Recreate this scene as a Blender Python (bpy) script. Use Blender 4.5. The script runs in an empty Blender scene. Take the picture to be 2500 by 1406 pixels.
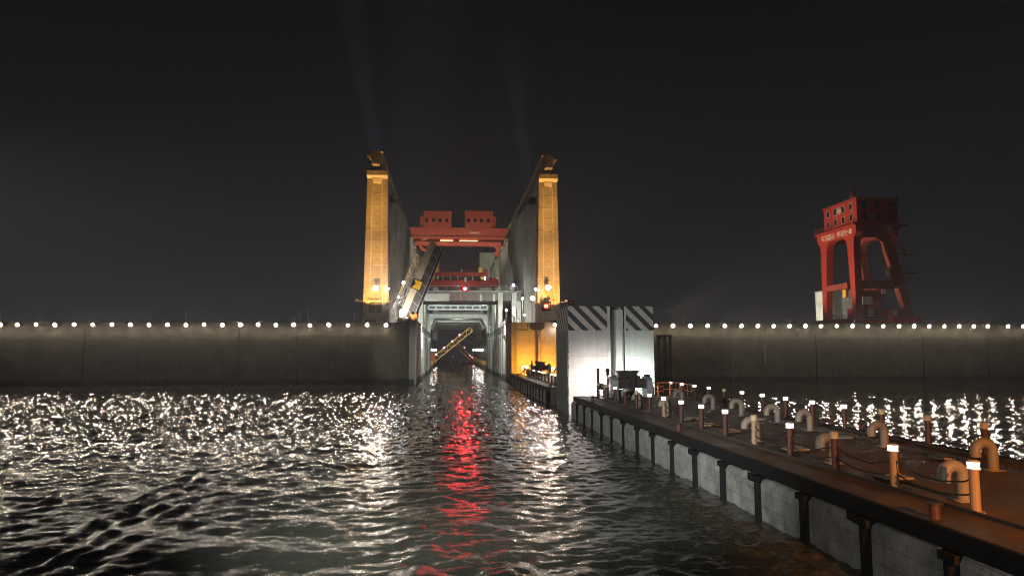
import bpy, math, random
import numpy as np
from mathutils import Vector, Matrix
random.seed(7)
S = bpy.context.scene
COL = S.collection
PI = math.pi

# ---------------------------------------------------------------- camera
F_PX, CAM_H = 1680.0, 5.8
PITCH = math.atan(157 / F_PX)
YAW = math.atan(152 / F_PX * math.cos(PITCH))
ROLL = math.radians(-0.12)
cam = bpy.data.cameras.new('camera')
cam.sensor_width = 36.0
cam.lens = 36.0 * F_PX / 2500
cam.clip_end = 3000
cam.clip_start = 0.2
camo = bpy.data.objects.new('camera', cam)
COL.objects.link(camo)
CAM_M = Matrix.Rotation(-YAW, 4, 'Z') @ Matrix.Rotation(PI / 2 + PITCH, 4, 'X') @ Matrix.Rotation(ROLL, 4, 'Z')
camo.matrix_world = Matrix.Translation((0, 0, CAM_H)) @ CAM_M
S.camera = camo


def at(px, py, Y):
    """photo pixel -> (x, z) on the plane at depth Y"""
    d = CAM_M.to_3x3() @ Vector(((px - 1250) / F_PX, -(py - 703) / F_PX, -1))
    t = Y / d.y
    return d.x * t, CAM_H + d.z * t


# ---------------------------------------------------------------- night sky, exposure
W = bpy.data.worlds.new('World')
S.world = W
W.use_nodes = True
nt = W.node_tree
nt.nodes.clear()
wo = nt.nodes.new('ShaderNodeOutputWorld')
bg = nt.nodes.new('ShaderNodeBackground')
tc = nt.nodes.new('ShaderNodeTexCoord')
sp = nt.nodes.new('ShaderNodeSeparateXYZ')
rp = nt.nodes.new('ShaderNodeValToRGB')
nt.links.new(tc.outputs['Generated'], sp.inputs[0])
nt.links.new(sp.outputs['Z'], rp.inputs[0])
e = rp.color_ramp.elements
e[0].position = 0.0
e[0].color = (0.0150, 0.0158, 0.0180, 1)
e[1].position = 0.45
e[1].color = (0.0046, 0.0048, 0.0052, 1)
m = e.new(0.12)
m.color = (0.0110, 0.0116, 0.0132, 1)
nt.links.new(rp.outputs[0], bg.inputs['Color'])
nt.links.new(bg.outputs[0], wo.inputs[0])
bg.inputs['Strength'].default_value = 1.0
S.view_settings.view_transform = 'Standard'
S.view_settings.look = 'None'
S.view_settings.exposure = 0.0
S.view_settings.gamma = 1.0
cy = S.cycles
cy.use_denoising = True
cy.sample_clamp_indirect = 6.0
cy.sample_clamp_direct = 0
cy.max_bounces = 5
cy.diffuse_bounces = 2
cy.glossy_bounces = 3
cy.use_light_tree = True
cy.denoising_prefilter = 'FAST'
cy.pixel_filter_type = 'BLACKMAN_HARRIS'
cy.filter_width = 1.1
cy.caustics_reflective = False
cy.caustics_refractive = False


# ---------------------------------------------------------------- materials
def new_mat(name):
    mt = bpy.data.materials.new(name)
    mt.use_nodes = True
    n = mt.node_tree
    b = n.nodes['Principled BSDF']
    return mt, n, b


def nd(n, typ, **kw):
    x = n.nodes.new(typ)
    for k, v in kw.items():
        if k.startswith('i_'):
            x.inputs[k[2:].replace('_', ' ')].default_value = v
        else:
            setattr(x, k, v)
    return x


def mixc(n, a, b, fac, blend='MIX'):
    x = n.nodes.new('ShaderNodeMix')
    x.data_type = 'RGBA'
    x.blend_type = blend
    for sock, v in ((0, fac), (6, a), (7, b)):
        if hasattr(v, 'links') or isinstance(v, bpy.types.NodeSocket):
            n.links.new(v, x.inputs[sock])
        else:
            x.inputs[sock].default_value = v if sock == 0 else (*v, 1)
    return x.outputs[2]


def ramp(n, src, lo, hi, a=0.0, b=1.0):
    r = nd(n, 'ShaderNodeMapRange')
    n.links.new(src, r.inputs[0])
    r.inputs[1].default_value = lo
    r.inputs[2].default_value = hi
    r.inputs[3].default_value = a
    r.inputs[4].default_value = b
    return r.outputs[0]


def concrete(name, base, dirt=(0.05, 0.045, 0.04), streak=0.6, seam=(3.0, 1.6), seam_w=0.02, seam_dark=0.5, fine=True, rough=0.85, sscale=1.2, blotch=0.35, tide=0.0):
    mt, n, b = new_mat(name)
    t = nd(n, 'ShaderNodeTexCoord')
    s = nd(n, 'ShaderNodeSeparateXYZ')
    n.links.new(t.outputs['Object'], s.inputs[0])
    add = nd(n, 'ShaderNodeMath', operation='ADD')
    n.links.new(s.outputs[0], add.inputs[0])
    n.links.new(s.outputs[1], add.inputs[1])
    c = nd(n, 'ShaderNodeCombineXYZ')
    n.links.new(add.outputs[0], c.inputs[0])
    n.links.new(s.outputs[2], c.inputs[1])
    # blotches
    nz = nd(n, 'ShaderNodeTexNoise', i_Scale=0.35, i_Detail=8.0, i_Roughness=0.65)
    n.links.new(t.outputs['Object'], nz.inputs['Vector'])
    col = mixc(n, tuple(v * 0.62 for v in base), tuple(min(1, v * 1.18) for v in base), ramp(n, nz.outputs[0], 0.5 - blotch, 0.5 + blotch))
    # vertical rain streaks
    mp = nd(n, 'ShaderNodeMapping')
    mp.inputs['Scale'].default_value = (sscale, sscale, 0.06)
    n.links.new(t.outputs['Object'], mp.inputs[0])
    st = nd(n, 'ShaderNodeTexNoise', i_Scale=1.6, i_Detail=6.0, i_Roughness=0.7)
    n.links.new(mp.outputs[0], st.inputs['Vector'])
    sm = ramp(n, st.outputs[0], 0.5, 0.78, 0, streak)
    col = mixc(n, col, dirt, sm)
    if seam:
        br = nd(n, 'ShaderNodeTexBrick', offset=0.5)
        br.inputs['Scale'].default_value = 1.0
        br.inputs['Brick Width'].default_value = seam[0]
        br.inputs['Row Height'].default_value = seam[1]
        br.inputs['Mortar Size'].default_value = seam_w
        br.inputs['Mortar Smooth'].default_value = 0.4
        br.inputs['Color1'].default_value = (1, 1, 1, 1)
        br.inputs['Color2'].default_value = (0.86, 0.86, 0.86, 1)
        br.inputs['Mortar'].default_value = (seam_dark, seam_dark, seam_dark, 1)
        n.links.new(c.outputs[0], br.inputs['Vector'])
        col = mixc(n, col, br.outputs[0], 1.0, 'MULTIPLY')
    if fine:
        nf = nd(n, 'ShaderNodeTexNoise', i_Scale=5.0, i_Detail=6.0, i_Roughness=0.75)
        n.links.new(t.outputs['Object'], nf.inputs['Vector'])
        bp = nd(n, 'ShaderNodeBump', i_Strength=0.35, i_Distance=0.08)
        n.links.new(nf.outputs[0], bp.inputs['Height'])
        n.links.new(bp.outputs[0], b.inputs['Normal'])
        col = mixc(n, col, nf.outputs[0], 0.22, 'OVERLAY')
    if tide:
        sz_ = nd(n, 'ShaderNodeMath', operation='MULTIPLY_ADD')
        n.links.new(st.outputs[0], sz_.inputs[0])
        sz_.inputs[1].default_value = -1.6
        n.links.new(s.outputs[2], sz_.inputs[2])
        col = mixc(n, col, (0.035, 0.034, 0.026), ramp(n, sz_.outputs[0], tide - 0.25, tide, 0.85, 0.0))
    n.links.new(col, b.inputs['Base Color'])
    b.inputs['Roughness'].default_value = rough
    b.inputs['Specular IOR Level'].default_value = 0.25
    return mt


def paint(name, base, rust=(0.08, 0.03, 0.015), amt=0.4, rough=0.5, metal=0.0, scale=0.9, vstreak=True):
    mt, n, b = new_mat(name)
    t = nd(n, 'ShaderNodeTexCoord')
    mp = nd(n, 'ShaderNodeMapping')
    mp.inputs['Scale'].default_value = (1, 1, 0.25 if vstreak else 1)
    n.links.new(t.outputs['Object'], mp.inputs[0])
    nz = nd(n, 'ShaderNodeTexNoise', i_Scale=scale, i_Detail=9.0, i_Roughness=0.7)
    n.links.new(mp.outputs[0], nz.inputs['Vector'])
    col = mixc(n, tuple(min(1, v * 1.08) for v in base), tuple(v * 0.75 for v in base), ramp(n, nz.outputs[0], 0.3, 0.7))
    n2 = nd(n, 'ShaderNodeTexNoise', i_Scale=scale * 3.1, i_Detail=9.0, i_Roughness=0.75)
    n.links.new(mp.outputs[0], n2.inputs['Vector'])
    col = mixc(n, col, rust, ramp(n, n2.outputs[0], 0.55, 0.72, 0, amt))
    n.links.new(col, b.inputs['Base Color'])
    b.inputs['Roughness'].default_value = rough
    b.inputs['Metallic'].default_value = metal
    return mt


def emit(name, color, strength):
    mt, n, b = new_mat(name)
    b.inputs['Base Color'].default_value = (0.8, 0.8, 0.8, 1)
    b.inputs['Emission Color'].default_value = (*color, 1)
    b.inputs['Emission Strength'].default_value = strength
    return mt


def stripes(name, white, dark):
    """slanted black and cream warning stripes painted on the tower head"""
    mt, n, b = new_mat(name)
    t = nd(n, 'ShaderNodeTexCoord')
    s = nd(n, 'ShaderNodeSeparateXYZ')
    n.links.new(t.outputs['Object'], s.inputs[0])
    a1 = nd(n, 'ShaderNodeMath', operation='ADD')
    n.links.new(s.outputs[0], a1.inputs[0])
    n.links.new(s.outputs[2], a1.inputs[1])
    a2 = nd(n, 'ShaderNodeMath', operation='SUBTRACT')
    n.links.new(a1.outputs[0], a2.inputs[0])
    n.links.new(s.outputs[1], a2.inputs[1])
    wob = nd(n, 'ShaderNodeTexNoise', i_Scale=2.5, i_Detail=5.0)
    n.links.new(t.outputs['Object'], wob.inputs['Vector'])
    w2 = nd(n, 'ShaderNodeMath', operation='MULTIPLY_ADD')
    n.links.new(wob.outputs[0], w2.inputs[0])
    w2.inputs[1].default_value = 0.12
    n.links.new(a2.outputs[0], w2.inputs[2])
    dv = nd(n, 'ShaderNodeMath', operation='DIVIDE')
    n.links.new(w2.outputs[0], dv.inputs[0])
    dv.inputs[1].default_value = 1.29
    fr = nd(n, 'ShaderNodeMath', operation='FRACT')
    n.links.new(dv.outputs[0], fr.inputs[0])
    lt = nd(n, 'ShaderNodeMath', operation='LESS_THAN')
    n.links.new(fr.outputs[0], lt.inputs[0])
    lt.inputs[1].default_value = 0.47
    nz = nd(n, 'ShaderNodeTexNoise', i_Scale=1.2, i_Detail=9.0, i_Roughness=0.7)
    n.links.new(t.outputs['Object'], nz.inputs['Vector'])
    wcol = mixc(n, white, tuple(v * 0.7 for v in white), ramp(n, nz.outputs[0], 0.35, 0.7))
    dcol = mixc(n, dark, tuple(v * 1.9 for v in dark), ramp(n, nz.outputs[0], 0.4, 0.75))
    n.links.new(mixc(n, wcol, dcol, lt.outputs[0]), b.inputs['Base Color'])
    b.inputs['Roughness'].default_value = 0.75
    return mt


M = {}
M['dam'] = concrete('weathered_dam_concrete', (0.145, 0.127, 0.098), streak=0.7, seam=(16, 2.4), seam_w=0.015, seam_dark=0.8, blotch=0.22, tide=0.3)
M['conc'] = concrete('grey_concrete', (0.40, 0.40, 0.37), streak=0.85, seam=(6, 2.2), seam_w=0.03, seam_dark=0.6, tide=0.3)
M['conc_stain'] = concrete('stained_concrete', (0.17, 0.17, 0.155), dirt=(0.03, 0.03, 0.027), streak=0.95, seam=None, sscale=2.2)
M['conc_pale'] = concrete('pale_concrete', (0.58, 0.58, 0.52), streak=0.35, seam=(4, 3), seam_w=0.02)
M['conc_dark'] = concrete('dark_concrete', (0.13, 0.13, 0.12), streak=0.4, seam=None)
M['pylon'] = concrete('board_marked_concrete', (0.46, 0.42, 0.36), dirt=(0.16, 0.11, 0.06), streak=0.35, seam=(0.9, 0.42), seam_w=0.035, seam_dark=0.62, sscale=0.8)
M['pylon_lit_edge'] = concrete('pylon_lit_concrete', (0.58, 0.54, 0.47), dirt=(0.2, 0.15, 0.1), streak=0.4, seam=None)  # paler pylon concrete, light on edges and undersides put into its colour
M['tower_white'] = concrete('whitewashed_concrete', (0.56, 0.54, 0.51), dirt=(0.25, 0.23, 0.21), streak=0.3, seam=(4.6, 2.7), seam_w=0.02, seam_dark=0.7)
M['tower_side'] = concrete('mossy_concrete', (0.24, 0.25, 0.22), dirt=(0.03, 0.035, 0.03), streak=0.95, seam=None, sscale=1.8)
M['column'] = concrete('column_concrete', (0.42, 0.39, 0.34), dirt=(0.09, 0.08, 0.07), streak=0.75, seam=(5, 3), seam_w=0.03, seam_dark=0.6, sscale=0.9)
M['stripe'] = stripes('warning_stripe_paint', (0.52, 0.45, 0.40), (0.028, 0.032, 0.036))
M['red'] = paint('red_crane_paint', (0.42, 0.042, 0.024), amt=0.35, scale=0.35)
M['red_dull'] = paint('dull_red_crane_paint', (0.30, 0.055, 0.035), amt=0.35, scale=0.35)
M['red_brick'] = paint('brick_red_crane_paint', (0.40, 0.072, 0.036), amt=0.35, scale=0.35)
M['red_bright'] = paint('bright_red_paint', (0.55, 0.05, 0.03), amt=0.15)
M['yellow'] = paint('yellow_steel_paint', (0.75, 0.42, 0.05), amt=0.3)
M['sign_yellow'] = paint('sign_yellow_paint', (0.80, 0.42, 0.01), amt=0.1, scale=0.3)
M['black'] = paint('black_steel', (0.012, 0.012, 0.013), amt=0.12, rough=0.6)
M['dark_steel'] = paint('dark_brown_steel', (0.055, 0.042, 0.038), amt=0.4, rough=0.6)
M['black'].node_tree.nodes['Principled BSDF'].inputs['Specular IOR Level'].default_value = 0.12
M['grey_steel'] = paint('galvanised_steel', (0.42, 0.43, 0.44), rust=(0.2, 0.17, 0.14), amt=0.25, rough=0.5)
M['blue_steel'] = paint('pale_blue_steel', (0.42, 0.47, 0.50), rust=(0.2, 0.19, 0.18), amt=0.3, rough=0.5)
M['tan_steel'] = paint('tan_girder_paint', (0.50, 0.42, 0.30), rust=(0.3, 0.23, 0.16), amt=0.25, scale=0.3)
M['white_paint'] = paint('white_paint', (0.72, 0.70, 0.66), rust=(0.4, 0.34, 0.27), amt=0.3)
M['cream'] = paint('cream_pipe_paint', (0.27, 0.225, 0.17), rust=(0.22, 0.12, 0.06), amt=0.45, scale=2.2)
M['post_red'] = paint('red_brown_post_paint', (0.10, 0.034, 0.022), rust=(0.05, 0.025, 0.015), amt=0.5, scale=2.5)
M['post_cream'] = paint('cream_post_paint', (0.40, 0.27, 0.16), rust=(0.22, 0.09, 0.04), amt=0.5, scale=2.5)
M['rust_plate'] = paint('pale_hatch_plate', (0.34, 0.25, 0.16), rust=(0.14, 0.08, 0.04), amt=0.6, scale=2.0, vstreak=False)
M['orange'] = paint('orange_tint', (0.75, 0.20, 0.05), amt=0.3, scale=2)  # holds the orange light on guard rail and hinge machine as colour
M['glass'] = paint('dark_window_glass', (0.012, 0.014, 0.016), amt=0.0, rough=0.12)
M['lens_unlit'] = paint('unlit_lamp_lens', (0.70, 0.56, 0.36), rust=(0.4, 0.3, 0.2), amt=0.3, rough=0.35)
M['gold'] = paint('pale_gold_letter_paint', (0.75, 0.68, 0.50), amt=0.0)
M['e_wall'] = emit('wall_floodlight_glass', (1.0, 0.86, 0.68), 360)
M['e_white'] = emit('white_lamp_glass', (0.92, 0.96, 1.0), 90)
M['e_globe'] = emit('white_globe_glass', (1.0, 0.95, 0.86), 60)
M['e_panel'] = emit('white_panel_glass', (0.90, 0.93, 1.0), 8)
M['e_flood'] = emit('strong_floodlight_glass', (1.0, 0.93, 0.80), 620)
M['e_mast'] = emit('mast_floodlight_glass', (0.94, 1.0, 0.97), 170)
M['e_warm'] = emit('warm_lamp_glass', (1.0, 0.62, 0.22), 40)
M['e_bollard'] = emit('bollard_lamp_glass', (1.0, 0.92, 0.76), 6)
M['e_red'] = emit('red_signal_glass', (1.0, 0.0003, 0.0006), 620)
M['e_redcore'] = emit('red_signal_core_glass', (1.0, 0.07, 0.11), 1300)
M['e_red_dim'] = emit('dim_red_signal_glass', (1.0, 0.002, 0.004), 45)
M['e_redcore_dim'] = emit('dim_red_signal_core_glass', (1.0, 0.2, 0.15), 12)
M['e_pink'] = emit('pink_lamp_glass', (1.0, 0.42, 0.45), 1.5)
M['e_faint'] = emit('faint_red_lamp_glass', (1.0, 0.22, 0.25), 0.35)
M['e_amber'] = emit('amber_tube_glass', (1.0, 0.66, 0.28), 3.5)


def deck_mat():
    mt, n, b = new_mat('rusty_wet_deck_steel')
    t = nd(n, 'ShaderNodeTexCoord')
    nz = nd(n, 'ShaderNodeTexNoise', i_Scale=0.55, i_Detail=10.0, i_Roughness=0.7)
    n.links.new(t.outputs['Object'], nz.inputs['Vector'])
    col = mixc(n, (0.035, 0.026, 0.02), (0.16, 0.095, 0.055), ramp(n, nz.outputs[0], 0.32, 0.72))
    n2 = nd(n, 'ShaderNodeTexNoise', i_Scale=1.7, i_Detail=10.0, i_Roughness=0.75)
    n.links.new(t.outputs['Object'], n2.inputs['Vector'])
    col = mixc(n, col, (0.26, 0.17, 0.10), ramp(n, n2.outputs[0], 0.58, 0.70, 0, 0.7))
    br = nd(n, 'ShaderNodeTexBrick', offset=0.0)
    br.inputs['Scale'].default_value = 1.0
    br.inputs['Brick Width'].default_value = 3.05
    br.inputs['Row Height'].default_value = 3.05
    br.inputs['Mortar Size'].default_value = 0.03
    br.inputs['Color1'].default_value = (1, 1, 1, 1)
    br.inputs['Color2'].default_value = (0.7, 0.7, 0.7, 1)
    br.inputs['Mortar'].default_value = (0.35, 0.35, 0.35, 1)
    n.links.new(t.outputs['Object'], br.inputs['Vector'])
    col = mixc(n, col, br.outputs[0], 1.0, 'MULTIPLY')
    n.links.new(col, b.inputs['Base Color'])
    n.links.new(ramp(n, nz.outputs[0], 0.3, 0.7, 0.35, 0.8), b.inputs['Roughness'])
    bp = nd(n, 'ShaderNodeBump', i_Strength=0.5, i_Distance=0.05)
    n.links.new(n2.outputs[0], bp.inputs['Height'])
    n.links.new(bp.outputs[0], b.inputs['Normal'])
    return mt


def fender_mat():
    mt, n, b = new_mat('scuffed_grey_fender_board')
    t = nd(n, 'ShaderNodeTexCoord')
    s = nd(n, 'ShaderNodeSeparateXYZ')
    n.links.new(t.outputs['Object'], s.inputs[0])
    c = nd(n, 'ShaderNodeCombineXYZ')
    n.links.new(s.outputs[1], c.inputs[0])
    n.links.new(s.outputs[2], c.inputs[1])
    br = nd(n, 'ShaderNodeTexBrick', offset=0.0)
    br.inputs['Scale'].default_value = 1.0
    br.inputs['Brick Width'].default_value = 0.86
    br.inputs['Row Height'].default_value = 0.48
    br.inputs['Mortar Size'].default_value = 0.012
    br.inputs['Color1'].default_value = (1, 1, 1, 1)
    br.inputs['Color2'].default_value = (0.85, 0.85, 0.85, 1)
    br.inputs['Mortar'].default_value = (0.5, 0.5, 0.5, 1)
    n.links.new(c.outputs[0], br.inputs['Vector'])
    nz = nd(n, 'ShaderNodeTexNoise', i_Scale=1.5, i_Detail=10.0, i_Roughness=0.72)
    n.links.new(t.outputs['Object'], nz.inputs['Vector'])
    col = mixc(n, (0.12, 0.115, 0.10), (0.40, 0.39, 0.36), ramp(n, nz.outputs[0], 0.3, 0.72))
    col = mixc(n, col, br.outputs[0], 1.0, 'MULTIPLY')
    n.links.new(col, b.inputs['Base Color'])
    b.inputs['Roughness'].default_value = 0.7
    bp = nd(n, 'ShaderNodeBump', i_Strength=0.6, i_Distance=0.03)
    n.links.new(nz.outputs[0], bp.inputs['Height'])
    n.links.new(bp.outputs[0], b.inputs['Normal'])
    return mt


M['deck'] = deck_mat()
M['fender'] = fender_mat()


def water_mat():
    mt, n, b = new_mat('dark_river_water')
    t = nd(n, 'ShaderNodeTexCoord')
    nz = nd(n, 'ShaderNodeTexNoise', i_Scale=0.12, i_Detail=6.0)
    n.links.new(t.outputs['Object'], nz.inputs['Vector'])
    col = mixc(n, (0.028, 0.031, 0.025), (0.044, 0.043, 0.032), ramp(n, nz.outputs[0], 0.35, 0.65))
    # foam flecks along the hull side wash
    at_ = nd(n, 'ShaderNodeAttribute', attribute_name='foam')
    nf = nd(n, 'ShaderNodeTexNoise', i_Scale=3.2, i_Detail=8.0, i_Roughness=0.7)
    n.links.new(t.outputs['Object'], nf.inputs['Vector'])
    fm = nd(n, 'ShaderNodeMath', operation='MULTIPLY')
    n.links.new(at_.outputs['Fac'], fm.inputs[0])
    n.links.new(ramp(n, nf.outputs[0], 0.5, 0.72), fm.inputs[1])
    col = mixc(n, col, (0.11, 0.105, 0.07), fm.outputs[0])
    n.links.new(col, b.inputs['Base Color'])
    b.inputs['IOR'].default_value = 1.333
    ar = nd(n, 'ShaderNodeAttribute', attribute_name='rough')
    n.links.new(ar.outputs['Fac'], b.inputs['Roughness'])
    n1 = nd(n, 'ShaderNodeTexNoise', i_Scale=3.4, i_Detail=4.0, i_Roughness=0.6, i_Distortion=0.4)
    mp = nd(n, 'ShaderNodeMapping')
    mp.inputs['Scale'].default_value = (0.75, 1.25, 1)
    n.links.new(t.outputs['Object'], mp.inputs[0])
    n.links.new(mp.outputs[0], n1.inputs['Vector'])
    b1 = nd(n, 'ShaderNodeBump', i_Strength=1.0)
    bd = nd(n, 'ShaderNodeAttribute', attribute_name='ripple')
    n.links.new(bd.outputs['Fac'], b1.inputs['Distance'])
    n.links.new(n1.outputs[0], b1.inputs['Height'])
    # small wind facets: each little patch of the surface is tipped its own way
    s3 = nd(n, 'ShaderNodeSeparateXYZ')
    n.links.new(t.outputs['Object'], s3.inputs[0])
    a_, c_ = 0.08, 0.00034
    m1 = nd(n, 'ShaderNodeMath', operation='MULTIPLY')
    n.links.new(s3.outputs[1], m1.inputs[0])
    m1.inputs[1].default_value = math.sqrt(c_ / a_)
    m2 = nd(n, 'ShaderNodeMath', operation='ARCTANGENT')
    n.links.new(m1.outputs[0], m2.inputs[0])
    m3 = nd(n, 'ShaderNodeMath', operation='MULTIPLY')
    n.links.new(m2.outputs[0], m3.inputs[0])
    m3.inputs[1].default_value = 1 / math.sqrt(a_ * c_)
    m4 = nd(n, 'ShaderNodeMath', operation='MULTIPLY')
    n.links.new(s3.outputs[0], m4.inputs[0])
    m4.inputs[1].default_value = 1 / 0.165
    cv = nd(n, 'ShaderNodeCombineXYZ')
    n.links.new(m4.outputs[0], cv.inputs[0])
    n.links.new(m3.outputs[0], cv.inputs[1])
    acc = None
    for sc_, off_ in ((1.0, 0.0), (0.52, 7.3)):
        v_ = nd(n, 'ShaderNodeTexVoronoi', voronoi_dimensions='2D', feature='F1')
        v_.inputs['Scale'].default_value = sc_
        v_.inputs['Randomness'].default_value = 1.0
        mo = nd(n, 'ShaderNodeVectorMath', operation='ADD')
        mo.inputs[1].default_value = (off_, off_ * 2, 0)
        n.links.new(cv.outputs[0], mo.inputs[0])
        n.links.new(mo.outputs[0], v_.inputs['Vector'])
        sb = nd(n, 'ShaderNodeVectorMath', operation='SUBTRACT')
        n.links.new(v_.outputs['Color'], sb.inputs[0])
        sb.inputs[1].default_value = (0.5, 0.5, 0.5)
        if acc is None:
            acc = sb
        else:
            ad = nd(n, 'ShaderNodeVectorMath', operation='ADD')
            n.links.new(acc.outputs[0], ad.inputs[0])
            n.links.new(sb.outputs[0], ad.inputs[1])
            acc = ad
    fl = nd(n, 'ShaderNodeVectorMath', operation='MULTIPLY')
    n.links.new(acc.outputs[0], fl.inputs[0])
    fl.inputs[1].default_value = (1.0, 1.0, 0.0)
    af = nd(n, 'ShaderNodeAttribute', attribute_name='facet')
    fs = nd(n, 'ShaderNodeVectorMath', operation='SCALE')
    n.links.new(fl.outputs[0], fs.inputs[0])
    n.links.new(af.outputs['Fac'], fs.inputs['Scale'])
    fa = nd(n, 'ShaderNodeVectorMath', operation='ADD')
    n.links.new(b1.outputs[0], fa.inputs[0])
    n.links.new(fs.outputs[0], fa.inputs[1])
    fn = nd(n, 'ShaderNodeVectorMath', operation='NORMALIZE')
    n.links.new(fa.outputs[0], fn.inputs[0])
    n.links.new(fn.outputs[0], b.inputs['Normal'])
    return mt


M['water'] = water_mat()


# ---------------------------------------------------------------- mesh helpers
class MB:
    def __init__(s):
        s.v, s.f, s.m = [], [], []

    def add(s, vs, fs, mi=0):
        o = len(s.v)
        s.v += [tuple(v) for v in vs]
        s.f += [tuple(i + o for i in f) for f in fs]
        s.m += [mi] * len(fs)
        return s

    def box(s, x0, x1, y0, y1, z0, z1, mi=0):
        x0, x1 = sorted((x0, x1)); y0, y1 = sorted((y0, y1)); z0, z1 = sorted((z0, z1))
        vs = [(x0, y0, z0), (x1, y0, z0), (x1, y1, z0), (x0, y1, z0), (x0, y0, z1), (x1, y0, z1), (x1, y1, z1), (x0, y1, z1)]
        return s.add(vs, [(3, 2, 1, 0), (4, 5, 6, 7), (0, 1, 5, 4), (1, 2, 6, 5), (2, 3, 7, 6), (3, 0, 4, 7)], mi)

    def hexa(s, bot, top, mi=0):
        """bottom and top quads, counter-clockwise from above"""
        return s.add(list(bot) + list(top), [(3, 2, 1, 0), (4, 5, 6, 7), (0, 1, 5, 4), (1, 2, 6, 5), (2, 3, 7, 6), (3, 0, 4, 7)], mi)

    def bar(s, p0, p1, w, h, up=(0, 0, 1), mi=0):
        p0, p1 = Vector(p0), Vector(p1)
        d = (p1 - p0).normalized()
        u = Vector(up)
        if abs(d.dot(u)) > 0.98:
            u = Vector((0, 1, 0))
        a = d.cross(u).normalized() * (w / 2)
        b = a.cross(d).normalized() * (h / 2)
        q = [-a - b, a - b, a + b, -a + b]
        vs = [p0 + k for k in q] + [p1 + k for k in q]
        return s.add(vs, [(3, 2, 1, 0), (4, 5, 6, 7), (0, 1, 5, 4), (1, 2, 6, 5), (2, 3, 7, 6), (3, 0, 4, 7)], mi)

    def tube(s, pts, r, n=8, mi=0, cap=True):
        pts = [Vector(p) for p in pts]
        rs = r if isinstance(r, (list, tuple)) else [r] * len(pts)
        prev = None
        o = len(s.v)
        for i, p in enumerate(pts):
            d = (pts[min(i + 1, len(pts) - 1)] - pts[max(i - 1, 0)]).normalized()
            if prev is None:
                u = Vector((0, 0, 1)) if abs(d.z) < 0.9 else Vector((1, 0, 0))
                a = d.cross(u).normalized()
            else:
                a = (prev - d * prev.dot(d)).normalized()
            prev = a
            b = d.cross(a)
            for k in range(n):
                t = 2 * PI * k / n
                s.v.append(tuple(p + (a * math.cos(t) + b * math.sin(t)) * rs[i]))
        for i in range(len(pts) - 1):
            for k in range(n):
                k2 = (k + 1) % n
                s.f.append((o + i * n + k, o + i * n + k2, o + (i + 1) * n + k2, o + (i + 1) * n + k))
                s.m.append(mi)
        if cap:
            s.f.append(tuple(o + k for k in reversed(range(n)))); s.m.append(mi)
            q = o + (len(pts) - 1) * n
            s.f.append(tuple(q + k for k in range(n))); s.m.append(mi)
        return s

    def prism(s, poly, ax, a, b, mi=0):
        """extrude a polygon given in the plane across axis ax ('x': (y,z), 'y': (x,z), 'z': (x,y))"""
        def P(p, t):
            return {'x': (t, p[0], p[1]), 'y': (p[0], t, p[1]), 'z': (p[0], p[1], t)}[ax]
        n = len(poly)
        vs = [P(p, a) for p in poly] + [P(p, b) for p in poly]
        fs = [tuple(reversed(range(n))), tuple(range(n, 2 * n))]
        fs += [(i, (i + 1) % n, n + (i + 1) % n, n + i) for i in range(n)]
        return s.add(vs, fs, mi)

    def ball(s, c, r, nu=10, nv=7, mi=0, sz=1.0):
        c = Vector(c)
        vs = [c + Vector((0, 0, -r * sz))]
        for j in range(1, nv):
            t = -PI / 2 + PI * j / nv
            for k in range(nu):
                a = 2 * PI * k / nu
                vs.append(c + Vector((r * math.cos(t) * math.cos(a), r * math.cos(t) * math.sin(a), r * sz * math.sin(t))))
        vs.append(c + Vector((0, 0, r * sz)))
        fs = [(0, 1 + (k + 1) % nu, 1 + k) for k in range(nu)]
        for j in range(nv - 2):
            for k in range(nu):
                k2 = (k + 1) % nu
                fs.append((1 + j * nu + k, 1 + j * nu + k2, 1 + (j + 1) * nu + k2, 1 + (j + 1) * nu + k))
        q = 1 + (nv - 2) * nu
        fs += [(q + k, q + (k + 1) % nu, len(vs) - 1) for k in range(nu)]
        return s.add(vs, fs, mi)

    def disc(s, c, nrm, r, n=14, mi=0):
        c, d = Vector(c), Vector(nrm).normalized()
        u = Vector((0, 0, 1)) if abs(d.z) < 0.9 else Vector((1, 0, 0))
        a = d.cross(u).normalized()
        b = a.cross(d) * -1
        vs = [c + (a * math.cos(2 * PI * k / n) + b * math.sin(2 * PI * k / n)) * r for k in range(n)]
        f = tuple(range(n))
        nn = (vs[1] - vs[0]).cross(vs[2] - vs[1])
        return s.add(vs, [f if nn.dot(d) > 0 else tuple(reversed(f))], mi)


WLOC = {}


def obj(name, mb, mat, parent=None, loc=None, bevel=0.0, smooth=False):
    """link one mesh object; vertices are given in world coordinates"""
    if parent is not None:
        o0 = WLOC[parent.name]
    else:
        o0 = Vector(loc) if loc is not None else Vector((0, 0, 0))
    me = bpy.data.meshes.new(name)
    me.from_pydata([tuple(Vector(v) - o0) for v in mb.v], [], mb.f)
    for mm in (mat if isinstance(mat, (list, tuple)) else [mat]):
        me.materials.append(M[mm])
    me.polygons.foreach_set('material_index', mb.m)
    if smooth:
        me.polygons.foreach_set('use_smooth', [True] * len(mb.f))
    me.update()
    o = bpy.data.objects.new(name, me)
    COL.objects.link(o)
    if parent is not None:
        o.parent = parent
    else:
        o.location = o0
    WLOC[o.name] = o0
    if bevel:
        bv = o.modifiers.new('bevel', 'BEVEL')
        bv.width = bevel
        bv.segments = 2
        bv.limit_method = 'ANGLE'
    return o


def tag(o, label, cat, group=None):
    o['label'] = label
    o['category'] = cat
    if group:
        o['group'] = group
    return o


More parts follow.
